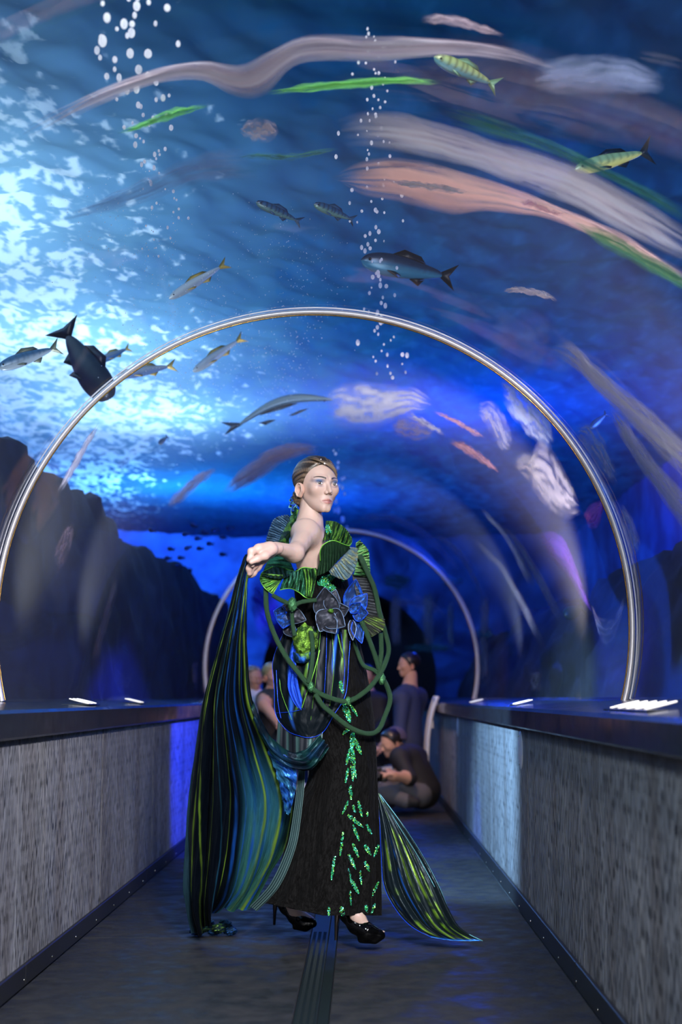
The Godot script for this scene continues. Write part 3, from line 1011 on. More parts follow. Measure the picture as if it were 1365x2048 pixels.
func _fin(root: Node3D, called: String, b: Basis, outline: Array, col: Color, th: float) -> void:
	var g := Geo.new()
	var mid := Vector2.ZERO
	for p in outline: mid += p
	mid /= outline.size()
	var o := g.vert(b * Vector3(mid.x, mid.y, th), col)
	var q := g.vert(b * Vector3(mid.x, mid.y, -th), col)
	var fine := []
	var n := outline.size()
	for k in n:
		var a: Vector2 = outline[k]
		var c: Vector2 = outline[(k + 1) % n]
		for s in 4:
			var f := s / 4.0
			fine.append(a.lerp(c, f) + (a - mid) * 0.0)
	var st := g.v.size()
	for p in fine:
		g.vert(b * Vector3(p.x, p.y, 0), col * 0.8)
	for k in fine.size():
		var k2 := (k + 1) % fine.size()
		g.tri(o, st + k, st + k2)
		g.tri(q, st + k2, st + k)
	put(g.mesh(), called, M.fish, root)

func fishes() -> void:
	mat("fish", Color(1, 1, 1), 0.35, 0.25, true)
	mat("fish_eye", Color(0.02, 0.02, 0.02), 0.1)
	var silver := lin(190, 215, 228)
	var blue := lin(60, 110, 150)
	var dark := lin(14, 30, 48)
	var gold := lin(190, 170, 90)
	fish("big dark bass swimming head down across the hoop at left", [216, 800, -5.2], [122, 650, -5.6], 0.14, dark, lin(40, 40, 56), {"fat": 0.75, "blunt": 0.42, "tail": 1.1, "fork": 0.25, "roll": 0.5})
	fish("silver fish with a yellow tail high over the hoop, head down left", [338, 598, -5.9], [458, 524, -6.1], 0.052, silver * 0.9, silver * 0.6, {"fin": gold, "fat": 0.6})
	fish("silver fish with a yellow tail inside the hoop, right of the big dark bass", [386, 744, -7.0], [490, 672, -7.2], 0.058, silver * 0.8, silver * 0.55, {"fin": gold, "fat": 0.6})
	fish("silver fish lying level just inside the hoop beside the dark bass's head", [234, 752, -7.2], [354, 730, -7.3], 0.066, silver * 0.6, lin(90, 120, 165), {"fin": gold, "fat": 0.6})
	fish("striped blue silver fish at the left edge of the photo behind the dark bass's tail", [-4, 736, -6.2], [122, 692, -6.4], 0.075, blue, silver * 0.8, {"fin": lin(120, 130, 110), "fat": 0.6, "stripe": 0.3})
	fish("small silver fish half hidden by the hoop behind the dark bass", [196, 724, -6.6], [262, 694, -6.7], 0.045, silver * 0.5, blue, {"fin": gold, "fat": 0.6, "far": 2.0})
	fish("long slender fish arching above the woman, forked tail to the left", [668, 800, -8.0], [444, 858, -8.4], 0.075, lin(120, 150, 160), lin(60, 100, 130), {"fin": lin(24, 60, 90), "fat": 0.8, "bend": 0.5, "blunt": 0.7})
	fish("dim blue fish with a black tail beside the bubble column right of the crown", [722, 520, -5.0], [914, 556, -5.2], 0.10, lin(16, 40, 70), lin(40, 110, 150), {"fin": lin(8, 20, 36), "fat": 0.6, "tail": 0.9})
	fish("speckled yellow green fish under the long pink streak at upper right", [868, 114, -3.6], [1000, 174, -3.7], 0.05, lin(150, 170, 110), lin(80, 130, 140), {"stripe": 0.8, "fat": 0.6, "fin": lin(100, 140, 110)})
	fish("fish with a yellow flank and dark tail crossing the green edge at far upper right", [1150, 340, -4.0], [1308, 300, -4.3], 0.055, lin(110, 150, 120), lin(170, 180, 110), {"fin": lin(10, 26, 40), "fat": 0.6, "tail": 1.5, "stripe": 0.5})
	fish("teal fish leaving the photo at the left edge low above the ledge", [-60, 1180, -5.2], [26, 1172, -5.3], 0.07, lin(40, 120, 140), lin(60, 150, 170), {"fin": lin(20, 70, 100), "tail": 1.2})
	fish("faint striped fish above the hoop, left of the bubble column", [512, 404, -4.6], [606, 446, -4.7], 0.04, lin(30, 70, 110), lin(70, 110, 120), {"stripe": 0.9, "fat": 0.6})
	fish("faint striped fish just left of the peach band's tip", [628, 408, -4.5], [712, 442, -4.6], 0.04, lin(30, 70, 110), lin(80, 120, 120), {"stripe": 0.9, "fat": 0.6})
	fish("small pale blue curled fish outside the hoop at right", [1182, 856, -6.4], [1216, 826, -6.5], 0.04, lin(70, 110, 200), lin(110, 150, 220), {"fat": 0.6, "small": true})
	fish("dim teal fish low inside the right of the hoop", [1130, 1232, -8.5], [1168, 1214, -8.6], 0.10, lin(20, 90, 130), lin(20, 80, 120), {"fat": 0.5, "small": true, "far": 1.5})
	fish("tiny pale fish below the bright foam left of the woman's head", [318, 888, -9.0], [336, 872, -9.1], 0.04, lin(20, 60, 110), silver * 0.5, {"fat": 0.6, "small": true})
	# the distant shoal
	var shoal := [304, 1062, 372, 1066, 388, 1052, 396, 1078, 410, 1064, 430, 1060, 446, 1076, 342, 1098, 336, 1114, 362, 1116, 376, 1096, 400, 1100, 420, 1090, 460, 1054, 446, 1106, 356, 1128]
	for k in range(0, shoal.size(), 2):
		var x: float = shoal[k]
		var y: float = shoal[k + 1]
		fish("small dark fish of the distant shoal in the blue glow left of the woman", [x - 7, y + rng.randf_range(-4, 4), -13.0], [x + 9, y + rng.randf_range(-4, 4), -13.0], 0.05, lin(8, 24, 60), lin(10, 30, 80), {"fat": 0.5, "small": true, "group": "dark shoal in the blue glow"})

# ---------------------------------------------------------------- bubbles
func bubbles() -> void:
	var m := mat("bubble", Color(0.93, 0.97, 1.0), 0.08, 0.0)
	m.rim_enabled = true
	m.backlight_enabled = true
	m.backlight = Color(1.4, 1.4, 1.4)
	var g := Geo.new()
	g.ball(Vector3.ZERO, Vector3.ONE, 12, 8)
	var big := g.mesh()
	var columns := [
		["bubble of the bright column rising left of the crown, beside the foam", "bright bubble column beside the foam", 85, [275, -10, 250, 110, 290, 220, 300, 270, 330, 400, 320, 520], [55, 48, 42, 26, 26, 34], [8.5, 8.0, 5.5, 3.6, 2.4, 2.0]],
		["bubble of the dense column rising at the crown above the woman", "bubble column over the woman", 125, [745, 60, 750, 190, 755, 330, 748, 480, 756, 600, 768, 700, 785, 765], [34, 30, 42, 40, 26, 22, 26], [2.6, 2.8, 3.0, 3.4, 3.6, 3.6, 3.2]],
		["pale blurred bubble rising close behind the woman's face", "blurred bubbles behind the face", 16, [668, 900, 684, 972, 676, 1016, 688, 1052, 680, 1064], [8, 5, 6, 8, 8], [3.0, 3.4, 3.8, 4.4, 4.0]],
	]
	for c in columns:
		var path := spline(v2(c[3]), 100)
		for k in c[2]:
			var t: float = (k + rng.randf()) / c[2]
			var p := path[int(t * 100.0)]
			var f: float = t * (c[4].size() - 1)
			var w: float = lerpf(c[4][int(f)], c[4][mini(int(f) + 1, c[4].size() - 1)], f - int(f))
			var s: float = lerpf(c[5][int(f)], c[5][mini(int(f) + 1, c[5].size() - 1)], f - int(f)) * rng.randf_range(0.55, 1.35)
			var o := put(big, "bubble", m)
			var q := on_tube(p.x + w * rng.randfn(0.0, 0.75), p.y + rng.randf_range(-6, 6), rng.randf_range(1.46, 1.6))
			s *= -q.z / F
			o.transform = Transform3D(Basis.from_euler(Vector3(0, 0, rng.randf_range(-0.3, 0.3))).scaled(Vector3(s * 0.85, s * rng.randf_range(1.0, 1.5), s * 0.85)), q)
			tag(o, c[0], "bubble", c[1])
	# the fine spray that nobody could count
	var sprays := [["fine spray of tiny bubbles under the foam", 900, [180, 420, 330, 560, 430, 640, 300, 760, 480, 740], 110.0, 0.0013], ["fine spray of tiny bubbles at the crown of the hoop", 500, [520, 470, 620, 520, 600, 620, 570, 760, 600, 870], 70.0, 0.0011]]
	for s in sprays:
		var mm := MultiMesh.new()
		mm.transform_format = MultiMesh.TRANSFORM_3D
		g = Geo.new()
		g.ball(Vector3.ZERO, Vector3.ONE, 6, 4)
		mm.mesh = g.mesh()
		mm.instance_count = s[1]
		var path := spline(v2(s[2]), 60)
		for k in s[1]:
			var p := path[rng.randi_range(0, 60)]
			var q := on_tube(p.x + s[3] * rng.randfn(0, 0.6), p.y + s[3] * rng.randfn(0, 0.6), rng.randf_range(1.45, 1.75))
			var r: float = s[4] * rng.randf_range(0.5, 1.6) * -q.z / 6.5
			mm.set_instance_transform(k, Transform3D(Basis().scaled(Vector3(r, r * 1.3, r)), q))
		var o := MultiMeshInstance3D.new()
		o.multimesh = mm
		o.material_override = m
		o.name = numbered("bubble_spray")
		add_child(o, true)
		tag(o, s[0], "bubbles", "", "stuff")

# ---------------------------------------------------------------- the lamps on the ledges and the audience
func ledge_lamps() -> void:
	var m := mat("lamp_glow", Color(0.95, 0.95, 0.95), 0.4)
	m.emission_enabled = true
	m.emission = Color(1.0, 0.97, 0.93)
	m.emission_energy_multiplier = 0.7
	var L := [
		[1, -4.05, 5, 0.13, "louvred white lamp on the right ledge nearest the camera", 3.2, Color(1.0, 0.95, 0.92)],
		[1, -7.05, 2, 0.10, "small white lamp with two slats, second along the right ledge", 9.0, Color(1.0, 0.95, 0.92)],
		[1, -9.9, 2, 0.10, "small white lamp, third and farthest along the right ledge", 5.0, Color(0.8, 0.88, 1.0)],
		[0, -6.2, 3, 0.08, "low white lamp on the left ledge nearer the camera", 3.0, Color(0.9, 0.93, 1.0)],
		[0, -7.6, 2, 0.08, "low white lamp on the left ledge farther from the camera", 3.0, Color(0.9, 0.93, 1.0)]]
	for l in L:
		var sx := 1.0 if l[0] == 1 else -1.0
		var x := 0.745 if l[0] == 1 else -1.17
		var y := 0.891 if l[0] == 1 else 0.897
		var t := thing("ledge_lamp", l[4], "lamp", Vector3(x, y, l[1]))
		var n: int = l[2]
		var g := Geo.new()
		g.box(Vector3(-0.012 if sx > 0 else -0.11, 0.002, -n * l[3] * 0.5 - 0.01), Vector3(0.11 if sx > 0 else 0.012, 0.008, n * l[3] * 0.5 + 0.01), 0.003)
		put(g.mesh(), "tray", M.ledge, t)
		for k in n:
			g = Geo.new()
			var z: float = (k - (n - 1) * 0.5) * l[3]
			var p := PackedVector3Array()
			var r := PackedFloat32Array()
			for i in 7:
				var f := i / 6.0
				p.append(Vector3(sx * lerpf(0.0, 0.085, f), lerpf(0.010, 0.030, f), z - 0.012 * f))
				r.append(0.014 * (0.55 + 0.45 * sin(PI * (0.15 + 0.75 * f))))
			g.tube(p, r, 12, PackedColorArray(), 0.28, Vector3.UP)
			put(g.mesh(), "lamp_slat", m, t)
		spot("ledge_fill_light", Vector3(x + sx * 0.06, y + 0.06, l[1]), Vector3(AXIS_X + sx * 0.95, 3.2, l[1] - 0.9), l[6], l[5], 46.0, 0.06, 0.8)  # upward fill added over each lamp to brighten the mirrored ribbons

func seated(label: String, z0: float, bones: Array, hd: Array, skin: Color, hair_a: Color, hair_b: Color, parts := []) -> Node3D:
	# bones: px, py, dz, radius in metres, px, py, dz, radius, colour
	var foot := on_floor(hd[0], 1600)
	foot.z = z0
	var who := thing("person", label, "person", Vector3(at(hd[0], hd[1], z0).x, 0.0, z0))
	var lo := Vector3(1e9, 1e9, 1e9)
	var hi := -lo
	var bs := []
	for b in bones:
		var a := at(b[0], b[1], z0 + b[2])
		var c := at(b[4], b[5], z0 + b[6])
		a.y = maxf(a.y, b[3] + 0.004)
		c.y = maxf(c.y, b[7] + 0.004)
		bs.append([a, b[3], c, b[7], b[8]])
		lo = lo.min(a - Vector3.ONE * (b[3] + 0.06)).min(c - Vector3.ONE * (b[7] + 0.06))
		hi = hi.max(a + Vector3.ONE * (b[3] + 0.06)).max(c + Vector3.ONE * (b[7] + 0.06))
	var f := Field.new(lo, hi, 0.0135, 0.035)
	for b in bs: f.bone(b[0], b[1], b[2], b[3], b[4])
	var g := Geo.new()
	f.net(g)
	var place := Transform3D(Basis(Vector3.UP, deg_to_rad(hd[2])) * Basis(Vector3.RIGHT, deg_to_rad(hd[3])), at(hd[0], hd[1], z0 + hd[4]))
	var hair := head(g, place, skin, hair_a, hair_b, true if hd.size() > 5 else false, 46, 56)
	for h in parts:      # hands: centre, direction of the fingers
		var c := at(h[0], h[1], z0 + h[2])
		var dir: Vector3 = h[3].normalized()
		var up: Vector3 = h[4].normalized()
		var sd := dir.cross(up).normalized()
		var hf := Field.new(c - Vector3.ONE * 0.15, c + Vector3.ONE * 0.15, 0.0045, 0.010)
		for k in 4:
			var s := (k - 1.5) * 0.019
			hf.bone(c + sd * s * 0.6 - dir * 0.05, 0.014, c + sd * s + dir * 0.03, 0.011, skin)
			var len := [0.030, 0.036, 0.034, 0.026][k] as float
			hf.bone(c + sd * s + dir * 0.03, 0.0095, c + sd * s * 1.1 + dir * (0.03 + len) - up * 0.008, 0.0085, skin)
			hf.bone(c + sd * s * 1.1 + dir * (0.03 + len) - up * 0.008, 0.0085, c + sd * s * 1.1 + dir * (0.035 + len) - up * (0.008 + len), 0.0075, skin)
		hf.bone(c - sd * 0.02 - dir * 0.03, 0.013, c - sd * 0.045 + dir * 0.01 - up * 0.02, 0.010, skin)
		hf.bone(c - sd * 0.045 + dir * 0.01 - up * 0.02, 0.010, c - sd * 0.035 + dir * 0.04 - up * 0.045, 0.008, skin)
		hf.net(g)
	putw(g.mesh(), "body", M.cloth_person, who)
	putw(hair.mesh(), "hair", M.hair, who)
	return who

func audience() -> void:
	mat("cloth_person", Color(1, 1, 1), 0.75, 0.0, true)
	if not M.has("hair"): mat("hair", Color(1, 1, 1), 0.4, 0.0, true)
	mat("white_plastic", Color(0.86, 0.87, 0.90), 0.35)
	mat("camera_black", Color(0.03, 0.03, 0.035), 0.4)
	mat("cap_cloth", Color(0.30, 0.27, 0.36), 0.8)
	ledge_lamps()
	var skin := Color(0.52, 0.29, 0.20)
	var navy := Color(0.030, 0.042, 0.105)
	var black := Color(0.012, 0.012, 0.016)
	var grey := Color(0.10, 0.10, 0.115)
	var white := Color(0.55, 0.56, 0.62)
	# man in a navy jacket on the white chair, in profile
	seated("dark-haired man in a navy jacket, sitting in profile on the white chair", -12.9, [
		[822, 1350, 0.02, 0.058, 820, 1376, 0.02, 0.07, skin], [800, 1395, 0.16, 0.08, 838, 1392, -0.14, 0.08, navy],
		[814, 1396, 0.06, 0.12, 816, 1490, 0.06, 0.13, navy], [816, 1396, -0.06, 0.12, 818, 1490, -0.06, 0.13, navy], [816, 1480, 0.05, 0.13, 816, 1502, 0.0, 0.13, black],
		[806, 1398, 0.18, 0.068, 800, 1462, 0.26, 0.055, navy], [800, 1462, 0.26, 0.055, 772, 1490, 0.34, 0.042, navy], [772, 1490, 0.34, 0.040, 764, 1494, 0.36, 0.036, skin],
		[840, 1400, -0.18, 0.068, 824, 1462, -0.2, 0.055, navy], [824, 1462, -0.2, 0.055, 784, 1494, -0.1, 0.042, navy],
		[826, 1512, 0.12, 0.085, 754, 1512, 0.16, 0.065, black], [754, 1512, 0.16, 0.06, 758, 1612, 0.16, 0.045, black], [758, 1618, 0.16, 0.04, 734, 1622, 0.2, 0.035, black],
		[826, 1512, -0.10, 0.085, 760, 1512, -0.12, 0.065, black], [760, 1512, -0.12, 0.06, 766, 1606, -0.12, 0.045, black], [766, 1612, -0.12, 0.04, 742, 1615, -0.1, 0.035, black]],
		[818, 1329, -78, 6, 0.02], skin, Color(0.008, 0.007, 0.007), Color(0.02, 0.017, 0.016), [[760, 1496, 0.38, Vector3(-1, -0.3, 0.2), Vector3(0, 1, 0.3)]])
	# the white chair he sits on
	var ch := thing("chair", "white chair with a curved back standing against the right wall, under the man in navy", "chair", Vector3(at(838, 1500, -12.9).x, 0, -12.9))
	var bx := at(852, 1500, -12.9).x
	var g := Geo.new()
	g.box(Vector3(bx - 0.44, 0.295, -13.12), Vector3(bx + 0.02, 0.33, -12.68), 0.012)
	putw(g.mesh(), "seat", M.white_plastic, ch)
	for s in [-13.10, -12.66]:
		g = Geo.new()
		var p := spline([Vector3(bx + 0.0, 0.32, s), Vector3(bx + 0.015, 0.60, s), Vector3(bx + 0.05, 0.80, s), Vector3(bx + 0.10, 0.945, s)], 14)
		var r := PackedFloat32Array()
		for q in p: r.append(0.026)
		g.tube(p, r, 10, PackedColorArray(), 0.7, Vector3.RIGHT)
		putw(g.mesh(), "back_post", M.white_plastic, ch)
		for x in [bx - 0.40, bx - 0.01]:
			g = Geo.new()
			g.tube(PackedVector3Array([Vector3(x, 0.30, s), Vector3(x + (0.02 if x > bx - 0.2 else -0.02), 0.0, s)]), PackedFloat32Array([0.018, 0.014]), 10, PackedColorArray())
			putw(g.mesh(), "leg", M.white_plastic, ch)
	for y in [0.70, 0.90]:
		g = Geo.new()
		g.box(Vector3(bx + 0.02 + (y - 0.6) * 0.2, y - 0.035, -13.10), Vector3(bx + 0.04 + (y - 0.6) * 0.2, y + 0.035, -12.66), 0.006)
		putw(g.mesh(), "back_slat", M.white_plastic, ch)
	# the photographer cross-legged on the floor
	var ph := seated("photographer in black with a pale cap, sitting cross-legged on the floor", -11.8, [
		[796, 1496, 0.0, 0.055, 806, 1508, 0.0, 0.065, skin], [800, 1514, 0.17, 0.085, 836, 1514, -0.13, 0.085, black],
		[814, 1520, 0.05, 0.13, 842, 1580, 0.03, 0.15, black], [822, 1520, -0.05, 0.13, 846, 1580, -0.03, 0.15, black],
		[800, 1516, 0.2, 0.066, 820, 1556, 0.30, 0.055, black], [820, 1556, 0.30, 0.048, 786, 1552, 0.42, 0.036, skin], [786, 1552, 0.42, 0.036, 770, 1550, 0.44, 0.034, skin],
		[836, 1516, -0.16, 0.066, 806, 1556, -0.05, 0.055, black], [806, 1556, -0.05, 0.046, 776, 1546, 0.22, 0.036, skin],
		[838, 1590, 0.14, 0.10, 772, 1582, 0.28, 0.080, grey], [772, 1586, 0.28, 0.075, 812, 1602, 0.36, 0.052, grey], [838, 1590, -0.1, 0.10, 792, 1584, -0.24, 0.08, grey], [792, 1590, -0.24, 0.07, 780, 1604, 0.1, 0.05, grey],
		[812, 1602, 0.36, 0.05, 832, 1604, 0.38, 0.04, black]],
		[783, 1485, -62, 20, 0.02], skin * 1.15, Color(0.008, 0.007, 0.007), Color(0.02, 0.017, 0.016), [[770, 1548, 0.46, Vector3(-1, 0.1, 0.1), Vector3(0, 1, 0)], [770, 1545, 0.26, Vector3(-1, 0.2, 0.2), Vector3(0, 1, 0)]])
	g = Geo.new()
	var cb := Basis(Vector3.UP, deg_to_rad(-62)) * Basis(Vector3.RIGHT, deg_to_rad(-12))
	var cp := at(786, 1481, -11.8)
	for j in 11:
		for i in 25:
			var a := PI * 0.52 * j / 10.0
			var b := TAU * i / 24.0
			g.v.append(cp + cb * Vector3(sin(a) * cos(b) * 0.083, cos(a) * 0.090 + 0.030, sin(a) * sin(b) * 0.100 - 0.022))
			g.c.append(Color.WHITE)
			g.uv.append(Vector2(i, j))
	for j in 10:
		for i in 24:
			var q := j * 25 + i
			g.quad(q, q + 1, q + 26, q + 25)
	putw(g.mesh(), "cap", M.cap_cloth, ph)
	var cam := thing("camera", "black camera held low by the cross-legged photographer", "camera", at(757, 1552, -11.36))
	g = Geo.new()
	g.box(Vector3(-0.07, -0.045, -0.035), Vector3(0.07, 0.045, 0.035), 0.012)
	g.box(Vector3(-0.03, 0.045, -0.03), Vector3(0.03, 0.068, 0.03), 0.008)
	put(g.mesh(), "body", M.camera_black, cam)
	g = Geo.new()
	g.tube(PackedVector3Array([Vector3(0, 0, 0.03), Vector3(0, 0, 0.07), Vector3(0, 0, 0.072), Vector3(0, 0, 0.12)]), PackedFloat32Array([0.032, 0.032, 0.036, 0.036]), 20, PackedColorArray())
	put(g.mesh(), "lens", M.camera_black, cam)
	# people on the left, seen between the cape and the gown
	seated("fair-haired person in a pale top sitting at the left wall behind the cape", -12.4, [
		[508, 1375, 0, 0.052, 510, 1392, 0, 0.06, skin], [492, 1402, 0.0, 0.075, 526, 1402, 0.02, 0.075, white], [508, 1408, 0, 0.13, 508, 1470, 0, 0.13, white], [508, 1470, 0, 0.13, 506, 1500, 0, 0.12, navy],
		[526, 1404, 0.04, 0.06, 532, 1446, 0.1, 0.05, white], [532, 1446, 0.1, 0.042, 520, 1466, 0.28, 0.034, skin], [490, 1404, 0.0, 0.06, 482, 1446, 0.06, 0.05, white], [482, 1446, 0.06, 0.042, 500, 1470, 0.26, 0.034, skin],
		[500, 1500, 0.06, 0.085, 500, 1502, 0.46, 0.065, navy], [500, 1502, 0.46, 0.06, 500, 1600, 0.46, 0.045, navy], [518, 1500, 0.06, 0.085, 522, 1502, 0.46, 0.065, navy], [522, 1502, 0.46, 0.06, 522, 1600, 0.46, 0.045, navy]],
		[507, 1357, 30, 4, 0.0], skin, Color(0.16, 0.12, 0.08), Color(0.36, 0.29, 0.20), [[522, 1468, 0.32, Vector3(-0.4, -0.3, 1), Vector3(0, 1, 0.2)]])
	seated("person in black with light hair sitting beside the fair-haired one, arms forward", -11.9, [
		[546, 1372, 0, 0.052, 548, 1388, 0, 0.06, skin], [530, 1400, 0.0, 0.08, 568, 1400, 0.02, 0.08, black], [548, 1406, 0, 0.13, 548, 1470, 0, 0.14, black], [548, 1470, 0, 0.13, 552, 1500, 0, 0.12, black],
		[530, 1402, 0.04, 0.062, 528, 1410, 0.2, 0.05, skin], [528, 1410, 0.2, 0.046, 556, 1446, 0.36, 0.036, skin], [568, 1402, 0.04, 0.062, 576, 1440, 0.14, 0.05, black], [576, 1440, 0.14, 0.045, 562, 1450, 0.36, 0.036, skin],
		[538, 1500, 0.06, 0.085, 560, 1506, 0.46, 0.065, navy], [560, 1506, 0.46, 0.06, 596, 1570, 0.5, 0.045, navy], [596, 1574, 0.5, 0.042, 618, 1580, 0.56, 0.038, white], [560, 1500, 0.06, 0.085, 580, 1502, 0.40, 0.065, navy], [580, 1502, 0.40, 0.06, 584, 1600, 0.40, 0.045, navy]],
		[545, 1352, 36, 4, 0.0], skin * 1.1, Color(0.28, 0.22, 0.10), Color(0.42, 0.36, 0.20), [[560, 1450, 0.40, Vector3(0.2, 0.1, 1), Vector3(0, 1, 0)]])
	seated("man in dark clothes half hidden behind the gown, left of the man in navy", -13.7, [
		[736, 1372, 0, 0.052, 738, 1388, 0, 0.06, skin], [720, 1402, 0.0, 0.08, 760, 1402, 0.02, 0.08, black], [740, 1408, 0, 0.13, 740, 1470, 0, 0.14, black], [740, 1470, 0, 0.13, 742, 1500, 0, 0.12, black],
		[720, 1404, 0.04, 0.062, 714, 1446, 0.1, 0.05, black], [714, 1446, 0.1, 0.045, 728, 1466, 0.3, 0.036, black], [760, 1404, 0.04, 0.062, 766, 1446, 0.1, 0.05, black], [766, 1446, 0.1, 0.045, 750, 1466, 0.3, 0.036, black],
		[732, 1500, 0.06, 0.085, 728, 1502, 0.46, 0.065, black], [728, 1502, 0.46, 0.06, 728, 1600, 0.46, 0.045, black], [750, 1500, 0.06, 0.085, 754, 1502, 0.46, 0.065, black], [754, 1502, 0.46, 0.06, 754, 1600, 0.46, 0.045, black]],
		[734, 1352, -20, 4, 0.0], skin, Color(0.01, 0.008, 0.008), Color(0.03, 0.025, 0.02))
	# low benches under the people along the aisle
	for q in [[490, 580, -12.4, "low dark bench under the two people at the left wall"], [716, 764, -13.7, "low dark stool under the man half hidden by the gown"]]:
		var a := at(q[0], 1500, q[2])
		var b := at(q[1], 1500, q[2])
		var t := thing("bench", q[3], "bench", Vector3((a.x + b.x) * 0.5, 0, q[2]))
		g = Geo.new()
		g.box(Vector3(a.x, 0.27, q[2] - 0.18), Vector3(b.x, 0.315, q[2] + 0.20), 0.01)
		putw(g.mesh(), "seat", M.camera_black, t)
		for x in [a.x + 0.03, b.x - 0.03]:
			g = Geo.new()
			g.box(Vector3(x - 0.02, 0.0, q[2] - 0.14), Vector3(x + 0.02, 0.27, q[2] + 0.16), 0.006)
			putw(g.mesh(), "leg", M.camera_black, t)

# ---------------------------------------------------------------- heads
func smin(a: float, b: float, k: float) -> float:
	var h := maxf(k - absf(a - b), 0.0) / k
	return minf(a, b) - h * h * k * 0.25

func ell(p: Vector3, c: Vector3, r: Vector3) -> float:
	var q := p - c
	var k0 := (q / r).length()
	var k1 := (q / (r * r)).length()
	return k0 * (k0 - 1.0) / maxf(k1, 1e-6)

func cap(p: Vector3, a: Vector3, b: Vector3, ra: float, rb: float) -> float:
	var ab := b - a
	var t := clampf((p - a).dot(ab) / ab.length_squared(), 0.0, 1.0)
	return (p - a - ab * t).length() - lerpf(ra, rb, t)

func head_field(q: Vector3) -> float:      # metres, face towards +z, eyes at y = 0
	var p := Vector3(absf(q.x), q.y, q.z)
	var d := ell(p, Vector3(0, 0.030, -0.015), Vector3(0.073, 0.076, 0.093))
	d = smin(d, ell(p, Vector3(0, -0.026, 0.022), Vector3(0.0555, 0.076, 0.064)), 0.03)
	if q.z > -0.03:
		d = smin(d, cap(p, Vector3(0.040, -0.046, 0.006), Vector3(0.007, -0.090, 0.070), 0.0105, 0.0138), 0.022)
		d = smin(d, (p - Vector3(0.037, -0.018, 0.060)).length() - 0.020, 0.022)
		d = smin(d, cap(p, Vector3(0.010, 0.019, 0.080), Vector3(0.042, 0.018, 0.062), 0.0085, 0.008), 0.014)
		d = -smin(-d, (p - Vector3(0.031, 0.001, 0.100)).length() - 0.0165, 0.012)
		d = smin(d, (p - Vector3(0.031, 0.0005, 0.0735)).length() - 0.0125, 0.005)
		d = smin(d, cap(p, Vector3(0, 0.012, 0.080), Vector3(0, -0.028, 0.1025), 0.0058, 0.0074), 0.009)
		d = smin(d, (p - Vector3(0.0095, -0.0330, 0.0925)).length() - 0.0062, 0.006)
		d = smin(d, (p - Vector3(0.0, -0.064, 0.066)).length() - 0.0185, 0.020)
		d = smin(d, cap(p, Vector3(0.020, -0.0622, 0.0755), Vector3(0.003, -0.0580, 0.0868), 0.0026, 0.0042), 0.007)
		d = smin(d, cap(p, Vector3(0.016, -0.0660, 0.0765), Vector3(0.0, -0.0690, 0.0858), 0.0030, 0.0052), 0.007)
		d = -smin(-d, cap(p, Vector3(0.0, -0.0633, 0.0945), Vector3(0.019, -0.0636, 0.0825), 0.0022, 0.0010), 0.003)
	return d

func face_colour(p: Vector3, skin: Color) -> Color:
	var ax := absf(p.x)
	var c := skin
	c = c.lerp(Color(skin.r * 1.0, skin.g * 0.80, skin.b * 0.76), 0.28 * exp(-pow(Vector2(ax - 0.042, p.y + 0.028).length() / 0.018, 2.0)))
	if p.z > 0.02:
		# eye shadow, brows, lips
		var e := Vector2((ax - 0.034) / 0.019, (p.y - 0.010) / 0.0085)
		c = c.lerp(Color(0.035, 0.085, 0.19), 0.92 * clampf(1.4 - e.length(), 0.0, 1.0))
		e = Vector2((ax - 0.031) / 0.017, (p.y + 0.009) / 0.004)
		c = c.lerp(Color(0.25, 0.20, 0.26), 0.6 * clampf(1.3 - e.length(), 0.0, 1.0))
		var bt := clampf((ax - 0.012) / 0.038, 0.0, 1.0)
		var by := 0.0195 + 0.0065 * sin(bt * 2.4) - 0.002 * bt
		var bw := lerpf(0.0036, 0.0013, bt)
		if ax > 0.011 and ax < 0.051:
			c = c.lerp(Color(0.030, 0.018, 0.012), clampf((bw - absf(p.y - by)) / 0.0010 + 0.5, 0.0, 1.0))
		var top := -0.0548 - 0.0018 * exp(-pow(ax / 0.0022, 2.0)) - ax * ax * 17.0
		var bot := -0.0735 + ax * ax * 22.0
		if ax < 0.0235 and p.y < top + 0.001 and p.y > bot - 0.001:
			var m := smoothstep(0.0, 0.0015, minf(top - p.y + 0.001, p.y - bot + 0.001)) * smoothstep(0.0, 0.003, 0.0235 - ax)
			c = c.lerp(Color(0.36, 0.12, 0.11), 0.85 * m)
			c = c.lerp(Color(0.10, 0.02, 0.02), 0.8 * m * clampf(1.0 - absf(p.y + 0.0630) / 0.0014, 0.0, 1.0))
		c = c.lerp(Color(0.12, 0.04, 0.03), 0.8 * clampf(1.0 - Vector2((ax - 0.0062) / 0.0040, (p.y + 0.0395) / 0.0022).length(), 0.0, 1.0))
	return c

func hair_line(p: Vector3) -> float:
	var ys := [-0.035, -0.02, 0.0, 0.03, 0.055, 0.072, 0.085, 0.2]
	var zs := [0.004, 0.010, 0.020, 0.036, 0.052, 0.066, 0.085, 0.20]
	if p.y < -0.035:
		return minf(-0.020 - p.z, (p.y + 0.088) * 1.5)
	for k in 7:
		if p.y < ys[k + 1]:
			return lerpf(zs[k], zs[k + 1], (p.y - ys[k]) / (ys[k + 1] - ys[k])) - p.z
	return 0.1

